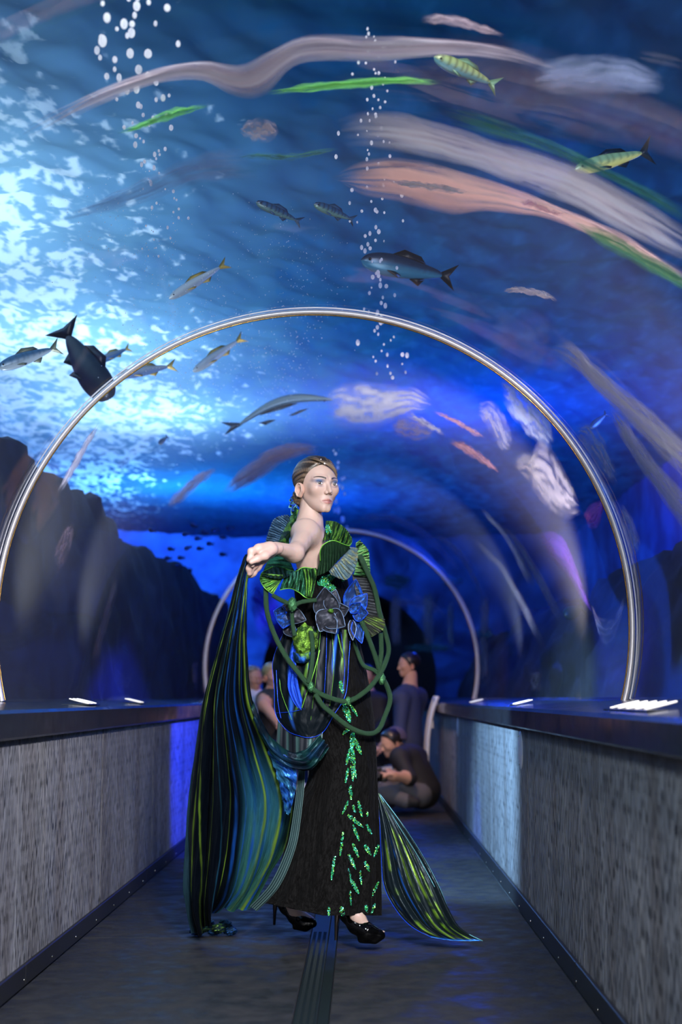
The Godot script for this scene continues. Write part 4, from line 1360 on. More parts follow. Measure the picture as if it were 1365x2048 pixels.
# the head's skin goes into g; returns the hair's mesh
func head(g: Geo, place: Transform3D, skin: Color, hair_a: Color, hair_b: Color, made_up: bool, nr := 104, ns := 120, shift := Vector3.ZERO) -> Geo:
	var c0 := Vector3(0, -0.008, 0.0)
	var pts := PackedVector3Array()
	var cols := PackedColorArray()
	var hp := PackedVector3Array()
	var hc := PackedColorArray()
	var hl := PackedFloat32Array()
	var bun := Vector3(0, -0.3, -0.95).normalized()
	var bx := bun.cross(Vector3.UP).normalized()
	var by := bx.cross(bun)
	for j in nr + 1:
		var f := float(j) / nr
		var th := PI * (0.62 * f + 0.38 * f * f * f)
		for i in ns + 1:
			var ph := TAU * i / ns
			var dir := Vector3(sin(th) * cos(ph), sin(th) * sin(ph), cos(th))
			var t := 0.135
			for s in 9:
				var d := head_field(c0 + dir * t)
				t -= d * 0.95
				if absf(d) < 0.0002: break
			var p := c0 + dir * t
			pts.append(place * p)
			cols.append(face_colour(p, skin) if made_up else skin)
			var h := hair_line(p)
			var pd := (p - Vector3(0, 0.02, -0.015)).normalized()
			var a := atan2(pd.dot(by), pd.dot(bx))
			var str := strands.get_noise_2d(a * 5.0, pd.dot(bun) * 0.35)
			var str2 := strands.get_noise_2d(a * 11.0 + 9.0, pd.dot(bun) * 0.4)
			var thick := -0.004 + 0.0115 * smoothstep(-0.003, 0.016, h) + (0.0016 * str + 0.0009 * str2) * smoothstep(0.0, 0.02, h)
			hp.append(place * (p + dir * thick))
			hc.append(hair_a.lerp(hair_b, clampf(0.35 + str * 1.1 + str2 * 0.8, 0.0, 1.0)))
			hl.append(h)
	g.grid(pts, ns, nr, cols, true, true)
	var hg := Geo.new()
	hg.v = hp
	hg.c = hc
	for j in nr + 1:
		for i in ns + 1:
			hg.uv.append(Vector2(float(i) / ns, float(j) / nr))
	for j in nr:
		for i in ns:
			var a := j * (ns + 1) + i
			var b := j * (ns + 1) + (i + 1) % ns
			var d := b + ns + 1
			var e := a + ns + 1
			if maxf(maxf(hl[a], hl[b]), maxf(hl[d], hl[e])) < -0.004: continue
			hg.quad(a, b, d, e)
	# ears
	for s in [-1.0, 1.0]:
		var eb := Basis(Vector3(0, 1, 0), -s * 0.38)
		var ep := PackedVector3Array()
		var ec := PackedColorArray()
		for j in 13:
			var r := j / 12.0
			for i in 25:
				var a := TAU * i / 24.0
				var rad := Vector2(cos(a) * 0.0175, sin(a) * (0.030 if sin(a) > 0 else 0.027))
				if sin(a) < -0.3: rad.x *= 0.72
				var h := 0.010 * exp(-pow((r - 0.86) / 0.14, 2.0)) + 0.005 * exp(-pow((r - 0.52) / 0.12, 2.0)) - 0.004 * exp(-pow(r / 0.3, 2.0)) - 0.012 * smoothstep(0.92, 1.0, r)
				var q := Vector3(s * (0.004 + h), rad.y * r, -rad.x * r)
				q = eb * q + Vector3(s * 0.0715, -0.024, 0.004 if s < 0 else -0.014)
				ep.append(place * q)
				ec.append(skin.lerp(Color(skin.r, skin.g * 0.7, skin.b * 0.62), clampf(0.6 - h * 80.0, 0.0, 0.6)))
		g.grid(ep, 24, 12, ec, true, s > 0)
	return hg

func eye_mesh(place: Transform3D, s: float, gaze: Vector3) -> Geo:
	var g := Geo.new()
	var c := Vector3(s * 0.031, 0.0005, 0.0735)
	var pts := PackedVector3Array()
	var cols := PackedColorArray()
	for j in 21:
		var v := j / 20.0 * 2.0 - 1.0
		for i in 33:
			var u := i / 32.0 * 2.0 - 1.0
			var open := 1.0 - u * u
			var y := lerpf(-0.0042, 0.0056, (v + 1.0) * 0.5) * pow(open, 0.7)
			var dir := Vector3(u * 0.0128, y + 0.0006 * u * s, 0).normalized()
			var q := Vector3(u * 0.0128, y + 0.0004 * u * s, 0)
			q.z = sqrt(maxf(0.01345 * 0.01345 - q.x * q.x - q.y * q.y, 0.0))
			var a := (q.normalized() - gaze.normalized()).length() * 0.0132
			var col := Color(0.72, 0.70, 0.72)
			if a < 0.0056: col = Color(0.06, 0.045, 0.035)
			if a < 0.0046: col = Color(0.085, 0.065, 0.05)
			if a < 0.0024: col = Color(0.005, 0.005, 0.005)
			if v > 0.60 or v < -0.88: col = Color(0.01, 0.01, 0.014)
			pts.append(place * (c + q))
			cols.append(col)
	g.grid(pts, 32, 20, cols)
	return g

# ---------------------------------------------------------------- the woman
func ell_rows() -> Array:       # the gown's outline: y, left, right, half depth, middle depth
	return [[1138, 593, 676, 62, 4], [1150, 590, 692, 64, 2], [1190, 590, 702, 60, 2], [1235, 597, 712, 56, 2], [1290, 592, 722, 62, 2], [1345, 588, 734, 66, 0], [1400, 592, 744, 68, 0], [1450, 600, 750, 66, 0], [1500, 612, 753, 62, 0], [1550, 618, 755, 60, 0], [1610, 596, 757, 64, -4], [1683, 574, 759, 70, -10], [1745, 556, 760, 74, -16], [1805, 538, 761, 78, -22], [1831, 530, 761, 80, -24]]

func gown_at(px: float, py: float) -> float:     # depth of the gown's near face
	var rows := ell_rows()
	for k in rows.size() - 1:
		if py <= rows[k + 1][0]:
			var t := clampf((py - rows[k][0]) / (rows[k + 1][0] - rows[k][0]), 0.0, 1.0)
			var l := lerpf(rows[k][1], rows[k + 1][1], t)
			var r := lerpf(rows[k][2], rows[k + 1][2], t)
			var dw := lerpf(rows[k][3], rows[k + 1][3], t)
			var s := clampf((px - (l + r) * 0.5) / ((r - l) * 0.5), -0.98, 0.98)
			return dw * sqrt(1.0 - s * s) + lerpf(rows[k][4], rows[k + 1][4], t)
	return 40.0

func pleats(n: float, amp: float, rough := 0.4) -> Callable:
	var o := rng.randf() * 50.0
	return func(u: float, v: float) -> float: return amp * (sin(TAU * n * u + 2.0 * noise.get_noise_2d(u * 3.0 + o, v * 1.5)) + rough * noise.get_noise_2d(u * n * 1.6 + o, v * 7.0)) * smoothstep(-0.2, 0.7, v)

func two_tone(dark: Color, a: Color, b: Color, n: float, share: float) -> Callable:  # the shot cloth's shifting sheen put in as fixed colour
	var o := rng.randf() * 50.0
	return func(u: float, v: float) -> Color:
		var w := noise.get_noise_2d(u * n + o, v * 1.2 + o)
		var x := noise.get_noise_2d(u * n * 1.3 + o + 30.0, v * 0.9)
		var c := dark
		c = c.lerp(a, smoothstep(share, share + 0.25, w + 0.25))
		return c.lerp(b, smoothstep(share, share + 0.25, x + 0.20))

func edge(parent: Node3D, called: String, pts: Array, r: float, m: Material, n := 60) -> void:
	var p := spline(v3(pts), n)
	var w := PackedVector3Array()
	var rs := PackedFloat32Array()
	for q in p:
		w.append(W(q))
		rs.append(r * PX)
	var g := Geo.new()
	g.tube(w, rs, 8, PackedColorArray())
	putw(g.mesh(), called, m, parent)

func petal(parent: Node3D, base: Vector3, tip: Vector3, width: float, cup: float, a: Color, b: Color, edge_mat: Material) -> void:
	var dir := tip - base
	var sd := Vector3(-dir.y, dir.x, 0).normalized() * width * 0.5
	var rails := []
	var ring := []
	var ring2 := []
	for k in 7:
		var t := k / 6.0
		var w := sin(PI * pow(t * 0.92 + 0.05, 0.75)) * 1.0
		var c := base + dir * t + Vector3(0, 0, cup * 0.5 * t)
		var bow := Vector3(0, 0, cup * w)
		rails.append([c - sd * w, c - sd * w * 0.5 - bow * 0.7, c - bow, c + sd * w * 0.5 - bow * 0.7, c + sd * w])
		ring.append(c - sd * w)
		ring2.append(c + sd * w)
	ring2.reverse()
	var o := rng.randf() * 40.0
	var mesh := cloth(rails, 20, 16, func(u, v): return 0.003 * noise.get_noise_2d(u * 4.0 + o, v * 3.0), func(u, v): return a.lerp(b, smoothstep(0.05, 0.4, noise.get_noise_2d(u * 3.0 + o, v * 4.0))))
	var p := putw(mesh, "petal", M.organza, parent)
	var q := spline(ring + ring2, 60)
	var w := PackedVector3Array()
	var rs := PackedFloat32Array()
	for x in q:
		w.append(W(x) - p.position - parent.position - _above(parent))
		rs.append(0.7 * PX)
	var g := Geo.new()
	g.tube(w, rs, 6, PackedColorArray())
	var e := put(g.mesh(), "petal_edge", edge_mat, p)
	e.position = Vector3.ZERO

func _above(n: Node3D) -> Vector3:
	var s := Vector3.ZERO
	var p: Node = n.get_parent()
	while p != self and p is Node3D:
		s += (p as Node3D).position
		p = p.get_parent()
	return s

func crumple(c: Vector3, r: Vector3, seed_: float, f: float, amp: float, a: Color, b: Color) -> Geo:
	var g := Geo.new()
	g.ball(Vector3.ZERO, Vector3.ONE, 44, 30)
	var base := W(c)
	for k in g.v.size():
		var p := g.v[k]
		var n := absf(noise.get_noise_3dv(p * f + Vector3.ONE * seed_)) * 2.0 + 0.6 * absf(noise.get_noise_3dv(p * f * 2.3 + Vector3.ONE * seed_))
		g.c[k] = a.lerp(b, smoothstep(0.1, 0.5, noise.get_noise_3dv(p * 2.2 + Vector3.ONE * (seed_ + 9.0)) + 0.2))
		g.v[k] = base + p * r * PX * (1.0 + amp * (n - 0.5))
	return g

func woman() -> void:
	var m := mat("skin", Color(1, 1, 1), 0.46, 0.0, true)
	m.subsurf_scatter_enabled = true
	m.subsurf_scatter_strength = 0.12
	mat("eye", Color(1, 1, 1), 0.08, 0.0, true)
	m = mat("hair", Color(1, 1, 1), 0.34, 0.0, true)
	m.anisotropy_enabled = true
	m.anisotropy = 0.5
	mat("gem", Color(1, 1, 1), 0.15)
	m = mat("black_crinkle", Color(1, 1, 1), 0.7, 0.0, true)
	m.metallic_specular = 0.2
	m.normal_scale = 0.6
	m.normal_enabled = true
	m.normal_texture = noise_tex(31, 0.03, 512, [], 4, true, 12.0)
	m.uv1_scale = Vector3(5, 1.2, 1)
	m.rim_enabled = true
	m.rim = 0.04
	m = mat("shot_silk", Color(1, 1, 1), 0.30, 0.62, true)
	m.normal_enabled = true
	m.normal_texture = noise_tex(32, 0.02, 512, [], 4, true, 5.0)
	m.uv1_scale = Vector3(9, 1.0, 1)
	m.normal_scale = 0.6
	m = mat("lame", Color(1, 1, 1), 0.26, 0.75, true)
	m.normal_enabled = true
	m.normal_texture = noise_tex(33, 0.06, 512, [], 3, true, 10.0)
	m.uv1_scale = Vector3(2, 1.0, 1)
	m.normal_scale = 0.8
	mat("organza", Color(1, 1, 1), 0.45, 0.3, true).metallic_specular = 0.3
	mat("blue_edge", Color(0.10, 0.32, 0.95), 0.25, 0.5)
	mat("slate_edge", Color(0.42, 0.52, 0.66), 0.3, 0.5)
	mat("lime_edge", Color(0.42, 0.70, 0.22), 0.3, 0.5)
	mat("teal_edge", Color(0.45, 0.75, 0.80), 0.3, 0.5)
	m = mat("tube_net", Color(0.19, 0.33, 0.22), 0.40, 0.3)
	m.normal_enabled = true
	m.normal_texture = noise_tex(34, 0.2, 256, [], 2, true, 8.0)
	m.uv1_scale = Vector3(2, 20, 1)
	mat("sequin", Color(1, 1, 1), 0.16, 0.6, true)
	mat("patent", Color(0.012, 0.012, 0.014), 0.10)
	mat("heel_metal", Color(0.5, 0.46, 0.45), 0.2, 1.0)
	mat("sole", Color(0.35, 0.25, 0.18), 0.5)

	var stand := at(655, 1870, WOMAN_Z)
	stand.y = 0.0
	var who := thing("person", "woman in a black sequinned gown with green ruffles, one arm trailing a shimmering cape", "person", stand)

	# ---- body
	var skin := Color(0.56, 0.40, 0.335)
	var f := Field.new(Vector3(-1.0, -0.02, -5.95), Vector3(0.45, 1.72, -4.85), 0.0105, 0.032)
	var bones := [
		[622, 1004, -8, 22, 620, 1046, -8, 23], [620, 1046, -8, 24, 616, 1066, -8, 32],
		[606, 1066, -70, 23, 610, 1066, 48, 24], [612, 1064, 54, 25, 612, 1070, 62, 24],
		[622, 1090, -34, 40, 636, 1150, -20, 36], [622, 1092, 22, 40, 638, 1150, 14, 36], [637, 1150, -16, 34, 648, 1250, -12, 32], [637, 1150, 14, 34, 648, 1250, 12, 32],
		[648, 1250, -12, 32, 655, 1340, -18, 38], [648, 1250, 12, 32, 655, 1340, 18, 38],
		[655, 1350, 22, 36, 690, 1600, 22, 25], [690, 1600, 22, 25, 698, 1800, 14, 13], [655, 1350, -24, 36, 640, 1600, -50, 25], [640, 1600, -50, 25, 575, 1795, -150, 13],
		[612, 1068, 62, 23, 590, 1106, 158, 15.5], [588, 1106, 160, 16.5, 550, 1095, 224, 11],
		[606, 1066, -70, 23, 640, 1130, -110, 18], [640, 1130, -110, 18, 680, 1200, -90, 13],
		[698, 1800, 14, 13, 716, 1834, 26, 11.5], [716, 1834, 26, 11.5, 740, 1864, 31, 8], [740, 1864, 31, 8, 767, 1863, 31, 4.5],
		[575, 1795, -150, 13, 592, 1825, -135, 12], [592, 1825, -135, 12, 616, 1842, -125, 9], [616, 1842, -125, 9, 628, 1842, -122, 5],
	]
	for b in bones:
		f.bone(W(Vector3(b[0], b[1], b[2])), b[3] * PX, W(Vector3(b[4], b[5], b[6])), b[7] * PX, skin)
	var g := Geo.new()
	f.net(g)
	# the near hand: palm, thumb and four fingers that pinch the cape
	var hf := Field.new(W(Vector3(480, 1160, 200)) - Vector3(0, 0, 0.03), W(Vector3(575, 1072, 305)) + Vector3(0, 0, 0.03), 0.0032, 0.010)
	var hb := [
		[556, 1097, 218, 11, 540, 1098, 236, 12], [540, 1096, 236, 12, 518, 1098, 256, 10], [540, 1100, 232, 11, 520, 1108, 250, 9.5], [542, 1104, 228, 10, 526, 1118, 240, 8.5],
		[518, 1098, 258, 7.5, 503, 1103, 268, 6.2], [503, 1103, 268, 6.2, 500, 1119, 270, 5.2], [500, 1119, 270, 5.2, 505, 1130, 266, 4.6],
		[520, 1108, 250, 7, 506, 1122, 258, 5.8], [506, 1122, 258, 5.8, 498, 1137, 256, 5.0], [498, 1137, 256, 5.0, 499, 1147, 252, 4.4],
		[524, 1114, 244, 6.5, 511, 1130, 248, 5.5], [511, 1130, 248, 5.5, 500, 1145, 246, 4.8], [500, 1145, 246, 4.8, 494, 1155, 242, 4.2],
		[528, 1119, 238, 6, 517, 1135, 238, 5], [517, 1135, 238, 5, 508, 1147, 236, 4.4], [508, 1147, 236, 4.4, 501, 1154, 234, 3.9],
		[546, 1100, 240, 8.5, 530, 1112, 262, 7.2], [530, 1112, 262, 7.2, 515, 1118, 274, 6.0], [515, 1118, 274, 6.0, 503, 1124, 280, 4.8],
	]
	for b in hb:
		hf.bone(W(Vector3(b[0], b[1], b[2])), b[3] * PX, W(Vector3(b[4], b[5], b[6])), b[7] * PX, skin.lerp(Color(0.66, 0.42, 0.36), 0.35))
	hf.net(g)
	var place := Transform3D((Basis(Vector3.UP, deg_to_rad(31)) * Basis(Vector3.RIGHT, deg_to_rad(3.5))).scaled(Vector3.ONE * 1.05), W(Vector3(634, 971, -4)))
	var hair := head(g, place, skin, Color(0.030, 0.020, 0.014), Color(0.17, 0.12, 0.08), true, 120, 150)
	putw(g.mesh(), "body", M.skin, who)
	for s in [-1.0, 1.0]:
		putw(eye_mesh(place, s, Vector3(-0.36, 0.0, 0.93)).mesh(), "eye", M.eye, who)
	# ---- hair: the combed cap, a lock over the brow, the bun and its ornament
	var hm := putw(hair.mesh(), "hair", M.hair, who)
	for k in 7:
		g = Geo.new()
		var a0 := Vector3(-0.030 + k * 0.006, 0.082 - k * 0.001, 0.060 + k * 0.001)
		var lock := [a0 + Vector3(-0.02, 0.012, -0.03), a0 + Vector3(0, 0.004, 0.0), Vector3(0.006 + k * 0.003, 0.068 - k * 0.001, 0.080), Vector3(0.033 + k * 0.0016, 0.047 - k * 0.001, 0.075 - k * 0.001), Vector3(0.050 + k * 0.0006, 0.026 + k * 0.003, 0.060)]
		var sp := spline(lock, 22)
		var rs := PackedFloat32Array()
		var cs := PackedColorArray()
		for i in sp.size():
			sp[i] = place * sp[i]
			rs.append(0.0042 * sin(PI * (0.1 + 0.88 * i / 22.0)) + 0.0004)
			cs.append(Color(0.10, 0.07, 0.045).lerp(Color(0.36, 0.27, 0.17), float(i) / 22.0 * (0.5 + 0.5 * ((k * 37) % 5) / 4.0)))
		g.tube(sp, rs, 8, cs)
		var l := put(g.mesh(), "lock", M.hair, hm)
		l.position = Vector3.ZERO
	g = crumple(Vector3(597, 996, -12), Vector3(13, 17, 17), 3.0, 2.0, 0.12, Color(0.045, 0.03, 0.022), Color(0.16, 0.11, 0.07))
	var bun := put(g.mesh(), "bun", M.hair, hm)
	bun.position = Vector3.ZERO
	for q in [[-0.0145, 0.0725, 0.0800, 0.0042], [-0.024, 0.088, 0.0685, 0.0030]]:
		g = Geo.new()
		g.ball(place * Vector3(q[0], q[1] + 0.002, q[2]), Vector3.ONE * q[3] * 0.8, 10, 8)
		put(g.mesh(), "hair_gem", M.gem, hm).position = Vector3.ZERO
	var orn := Node3D.new()
	orn.name = "hair_ornament"
	who.add_child(orn, true)
	var lime := Color(0.15, 0.36, 0.05)
	var green := Color(0.022, 0.12, 0.04)
	var dgreen := Color(0.005, 0.026, 0.009)
	var blue := Color(0.03, 0.16, 0.75)
	var teal := Color(0.03, 0.16, 0.22)
	var ink := Color(0.006, 0.010, 0.016)
	for k in 6:
		var a := Vector3(592 + rng.randf_range(-4, 2), 998 + k * 3, -4)
		petal(orn, a, a + Vector3(-14 + rng.randf_range(-6, 8), 4 + k * 4 - 8, rng.randf_range(-8, 14)), 11, 3, Color(0.02, 0.07, 0.10), lime if k % 2 else Color(0.10, 0.3, 0.5), M.teal_edge if k % 2 else M.blue_edge)

	# ---- the gown
	var gown := Node3D.new()
	gown.name = "gown"
	who.add_child(gown, true)
	var rows := ell_rows()
	var nv := 150
	var nu := 160
	var pts := PackedVector3Array()
	var cols := PackedColorArray()
	for j in nv + 1:
		var fr := float(j) / nv * (rows.size() - 1)
		var k := mini(int(fr), rows.size() - 2)
		var t := fr - k
		var r := []
		for e in 5:
			r.append(cr(Vector3(rows[maxi(k - 1, 0)][e], 0, 0), Vector3(rows[k][e], 0, 0), Vector3(rows[k + 1][e], 0, 0), Vector3(rows[mini(k + 2, rows.size() - 1)][e], 0, 0), t).x)
		var low := smoothstep(1400.0, 1831.0, r[0])
		for i in nu + 1:
			var a := TAU * i / nu
			var wob: float = 1.0 + low * (0.045 * sin(a * 11.0 + 1.5 * sin(r[0] * 0.012)) + 0.02 * sin(a * 23.0 + r[0] * 0.01)) + 0.018 * noise.get_noise_2d(cos(a) * 9.0 + r[0] * 0.035, r[0] * 0.10 + sin(a) * 9.0)
			var y: float = r[0]
			if j > nv - 14: y += (-26.0 * clampf(-cos(a), 0.0, 1.0)) * (j - nv + 14) / 14.0
			var mid: float = (r[1] + r[2]) * 0.5
			pts.append(W(Vector3(mid + cos(a) * (r[2] - r[1]) * 0.5 * minf(wob, 1.03), y, r[4] + sin(a) * r[3] * wob)))
			cols.append(Color(0.004, 0.004, 0.007))
	g = Geo.new()
	g.grid(pts, nu, nv, cols, true)
	putw(g.mesh(), "skirt", M.black_crinkle, gown)
	_sequins(gown)
	# sheer panel over the hips
	var panel := cloth([
		v3([566, 1268, 46, 600, 1256, 66, 650, 1252, 68, 702, 1262, 50]),
		v3([546, 1322, 44, 590, 1330, 74, 640, 1330, 80, 697, 1322, 58]),
		v3([549, 1380, 46, 590, 1390, 80, 640, 1395, 86, 692, 1388, 64]),
		v3([552, 1430, 48, 590, 1438, 80, 630, 1442, 86, 668, 1432, 74]),
		v3([575, 1461, 54, 600, 1472, 78, 622, 1475, 82, 647, 1464, 74])], 90, 60,
		func(u, v): return 0.0045 * sin(u * 37.0 + 2.0 * noise.get_noise_2d(u * 3.0, v * 2.0)) * smoothstep(1.0, 0.2, v) + 0.003 * noise.get_noise_2d(u * 6.0, v * 5.0),
		func(u, v):
			var c := Color(0.007, 0.010, 0.015)
			c = c.lerp(blue, smoothstep(0.05, 0.0, absf(u - (0.24 + 0.10 * v))) * smoothstep(0.95, 0.7, v))
			c = c.lerp(lime, 0.8 * smoothstep(0.025, 0.0, absf(u - (0.55 - 0.26 * v))) * smoothstep(0.75, 0.5, v))
			c = c.lerp(blue, smoothstep(0.03, 0.0, absf(u - 0.80)) * smoothstep(0.35, 0.2, v))
			c = c.lerp(lime, 0.7 * smoothstep(0.02, 0.0, absf(u - 0.92)) * smoothstep(0.35, 0.2, v))
			return c)
	var pn := putw(panel, "hip_panel", M.organza, gown)
	edge(gown, "panel_edge", [566, 1268, 48, 546, 1322, 46, 549, 1380, 48, 552, 1430, 50, 575, 1461, 56, 600, 1472, 80, 622, 1475, 84, 647, 1464, 76, 668, 1430, 78, 692, 1388, 68, 698, 1322, 62, 702, 1262, 54], 0.55, M.blue_edge, 140)
	for s in [[593, 1272, 72, 587, 1320, 80, 592, 1370, 84, 606, 1418, 86], [585, 1330, 78, 581, 1370, 82, 590, 1400, 86, 604, 1420, 86]]:
		var c := v3(s)
		var l := []
		var r2 := []
		for q in c:
			l.append(q + Vector3(-5, 0, -2))
			r2.append(q + Vector3(5, 0, 2))
		putw(cloth([l, c, r2], 30, 6, func(u, v): return 0.002 * sin(v * 9.0 + u * 4.0), func(u, v): return Color(0.02, 0.10, 0.8)), "blue_pleat", M.lame, gown)
	for s in [[640, 1300, 82, 628, 1345, 88, 612, 1392, 90, 604, 1416, 90], [676, 1268, 74, 683, 1300, 74, 687, 1312, 72]]:
		edge(gown, "lime_pleat", s, 1.0, M.lime_edge, 30)
	var fan := [[632, 1262, 74, 616, 1340, 84, 598, 1430, 82, 0], [642, 1260, 74, 634, 1340, 88, 622, 1440, 88, 1], [654, 1260, 74, 652, 1340, 86, 646, 1420, 88, 0], [664, 1262, 72, 668, 1340, 82, 660, 1412, 84, 1], [682, 1264, 66, 690, 1330, 66, 686, 1384, 72, 0], [560, 1330, 56, 562, 1380, 62, 584, 1440, 80, 1], [553, 1340, 50, 556, 1400, 58, 562, 1436, 66, 0], [600, 1420, 86, 580, 1424, 80, 553, 1426, 52, 0]]
	for q in fan:
		edge(gown, "panel_seam", q.slice(0, 9), 0.45, M.lime_edge if q[9] == 1 else M.blue_edge, 30)
	# the green knot at the hip
	g = crumple(Vector3(611, 1282, 88), Vector3(23, 30, 16), 1.0, 1.1, 0.22, Color(0.20, 0.40, 0.05), Color(0.03, 0.09, 0.02))
	putw(g.mesh(), "knot", M.lame, gown)
	putw(cloth([v3([586, 1304, 92, 604, 1308, 104, 624, 1302, 96]), v3([588, 1316, 92, 606, 1321, 106, 622, 1314, 96]), v3([590, 1323, 88, 606, 1326, 98, 620, 1320, 92])], 30, 10, pleats(3, 0.001), two_tone(Color(0.01, 0.05, 0.12), blue, lime, 2.0, 0.2)), "knot_band", M.lame, gown)
	# ---- flowers at the waist
	var slate := Color(0.028, 0.032, 0.046)
	var slate2 := Color(0.085, 0.09, 0.115)
	for fl in [
		["dark_flower", [[655, 1236, 98, 650, 1176, 112, 52, 12, 0], [660, 1222, 98, 672, 1180, 106, 34, -8, 0], [652, 1228, 104, 690, 1252, 108, 44, 12, 0], [662, 1222, 100, 640, 1262, 108, 46, -10, 0], [664, 1226, 96, 698, 1216, 102, 34, 8, 0], [650, 1236, 102, 672, 1266, 108, 34, 8, 0]]],
		["blue_flower", [[704, 1222, 74, 712, 1160, 82, 40, 9, 1], [706, 1224, 78, 734, 1188, 84, 34, -8, 1], [706, 1226, 82, 736, 1226, 86, 34, 8, 1], [700, 1224, 84, 722, 1206, 92, 20, 6, 1], [710, 1242, 76, 724, 1286, 80, 24, 7, 1], [704, 1240, 78, 706, 1280, 80, 16, 5, 0]]],
		["dark_flower", [[570, 1230, 70, 548, 1222, 78, 30, 8, 1], [574, 1226, 74, 612, 1240, 84, 32, -8, 0], [572, 1228, 78, 566, 1256, 88, 34, 8, 1], [576, 1224, 72, 584, 1206, 78, 30, 6, 0], [574, 1250, 72, 588, 1274, 80, 26, 6, 0]]]]:
		var fn := Node3D.new()
		fn.name = fl[0]
		who.add_child(fn, true)
		for q in fl[1]:
			var isb: bool = q[8] == 1
			petal(fn, Vector3(q[0], q[1], q[2]), Vector3(q[3], q[4], q[5]), q[6], q[7], Color(0.02, 0.05, 0.16) if isb else slate, blue if isb else slate2, M.blue_edge if isb else M.slate_edge)
	g = crumple(Vector3(662, 1222, 108), Vector3(5, 4, 5), 2.0, 2.0, 0.5, lime, dgreen)
	putw(g.mesh(), "flower_heart", M.lame, who)

	# ---- the ruffles round the shoulders
	var ruf := Node3D.new()
	ruf.name = "ruffle_collar"
	who.add_child(ruf, true)
	var steel := Color(0.10, 0.20, 0.32)
	var R := [
		["pleated_fan", [[584, 1036, -30, 574, 1058, -28, 562, 1092, -24], [577, 1030, -44, 548, 1040, -52, 530, 1090, -50]], 17.0, 0.0028, steel, Color(0.22, 0.38, 0.52), Color(0.05, 0.10, 0.16)],
		["back_ruffle", [[589, 1014, -4, 573, 1050, -8, 552, 1094, 0], [594, 1016, 10, 580, 1052, 8, 563, 1094, 14], [598, 1020, 12, 587, 1054, 14, 574, 1096, 22]], 3.0, 0.0030, dgreen, green, lime],
		["back_ruffle", [[552, 1092, 0, 540, 1112, 40, 527, 1142, 84], [565, 1094, 14, 560, 1116, 50, 566, 1140, 76], [576, 1096, 22, 580, 1120, 60, 590, 1144, 84]], 6.0, 0.0030, dgreen, green, Color(0.02, 0.14, 0.08)],
		["ruffle_cup", [[525, 1145, 100, 537, 1138, 76, 551, 1132, 66, 564, 1134, 66, 578, 1140, 74, 586, 1145, 90], [524, 1152, 114, 540, 1156, 124, 560, 1158, 122, 575, 1155, 114, 581, 1150, 104, 586, 1148, 94]], 9.0, 0.0014, Color(0.006, 0.02, 0.008), dgreen, dgreen],
		["lime_fan", [[566, 1150, 106, 566, 1156, 110, 562, 1161, 108], [523, 1146, 106, 520, 1160, 116, 530, 1176, 120, 546, 1188, 114]], 11.0, 0.0038, Color(0.03, 0.12, 0.03), Color(0.30, 0.60, 0.10), Color(0.16, 0.42, 0.10)],
		["front_ruffle", [[574, 1141, 88, 590, 1142, 100, 605, 1135, 100, 620, 1136, 98, 633, 1138, 96], [566, 1162, 108, 586, 1162, 112, 602, 1160, 112, 616, 1166, 112, 628, 1164, 104], [560, 1180, 112, 580, 1177, 112, 597, 1184, 116, 612, 1194, 116, 624, 1192, 108]], 9.0, 0.0032, dgreen, Color(0.03, 0.16, 0.07), Color(0.06, 0.25, 0.16)],
		["front_ruffle", [[604, 1136, 100, 615, 1138, 104, 633, 1136, 100], [610, 1165, 118, 622, 1164, 120, 632, 1158, 112], [612, 1192, 120, 620, 1194, 122, 624, 1192, 116]], 5.0, 0.0026, dgreen, green, lime],
		["big_leaf", [[641, 1101, 94, 649, 1088, 90, 667, 1081, 88, 687, 1088, 94, 700, 1091, 102], [638, 1130, 108, 648, 1118, 104, 664, 1110, 104, 684, 1104, 108, 701, 1096, 108], [629, 1154, 104, 642, 1149, 112, 656, 1142, 116, 678, 1120, 118, 700, 1098, 112]], 12.0, 0.0012, Color(0.006, 0.026, 0.010), Color(0.012, 0.05, 0.018), dgreen],
		["upper_ruffle", [[652, 1042, 30, 672, 1044, 38, 692, 1058, 50, 704, 1076, 72], [650, 1064, 52, 668, 1066, 62, 690, 1076, 74, 704, 1084, 90], [646, 1082, 72, 666, 1081, 82, 686, 1088, 90, 700, 1092, 100]], 11.0, 0.0030, dgreen, green, lime],
		["pale_fan", [[700, 1094, 108, 682, 1118, 112, 658, 1142, 110], [716, 1096, 106, 714, 1128, 112, 694, 1159, 114, 664, 1150, 112]], 13.0, 0.0022, Color(0.09, 0.15, 0.18), Color(0.28, 0.28, 0.14), Color(0.12, 0.22, 0.30)],
		["green_fan", [[712, 1086, 86, 713, 1120, 90, 708, 1150, 92], [720, 1080, 80, 737, 1100, 84, 740, 1126, 86, 742, 1154, 84]], 14.0, 0.0032, dgreen, Color(0.12, 0.40, 0.14), Color(0.30, 0.5, 0.2)],
		["sheer_fan", [[704, 1148, 84, 712, 1184, 80, 720, 1228, 76], [742, 1152, 78, 756, 1196, 70, 770, 1240, 60]], 14.0, 0.0026, Color(0.035, 0.038, 0.045), Color(0.09, 0.10, 0.11), Color(0.07, 0.08, 0.09)],
		["sheer_fan", [[724, 1226, 80, 720, 1234, 80, 718, 1244, 78], [770, 1238, 66, 768, 1258, 70, 744, 1274, 70]], 9.0, 0.0028, Color(0.06, 0.065, 0.07), Color(0.26, 0.42, 0.08), Color(0.08, 0.09, 0.09)],
	]
	for r in R:
		var rails := []
		for q in r[1]: rails.append(v3(q))
		putw(cloth(rails, 130, 22, pleats(r[2], r[3], 0.6), two_tone(r[4], r[5], r[6], r[2] * 0.9, 0.18)), r[0], M.lame, ruf)
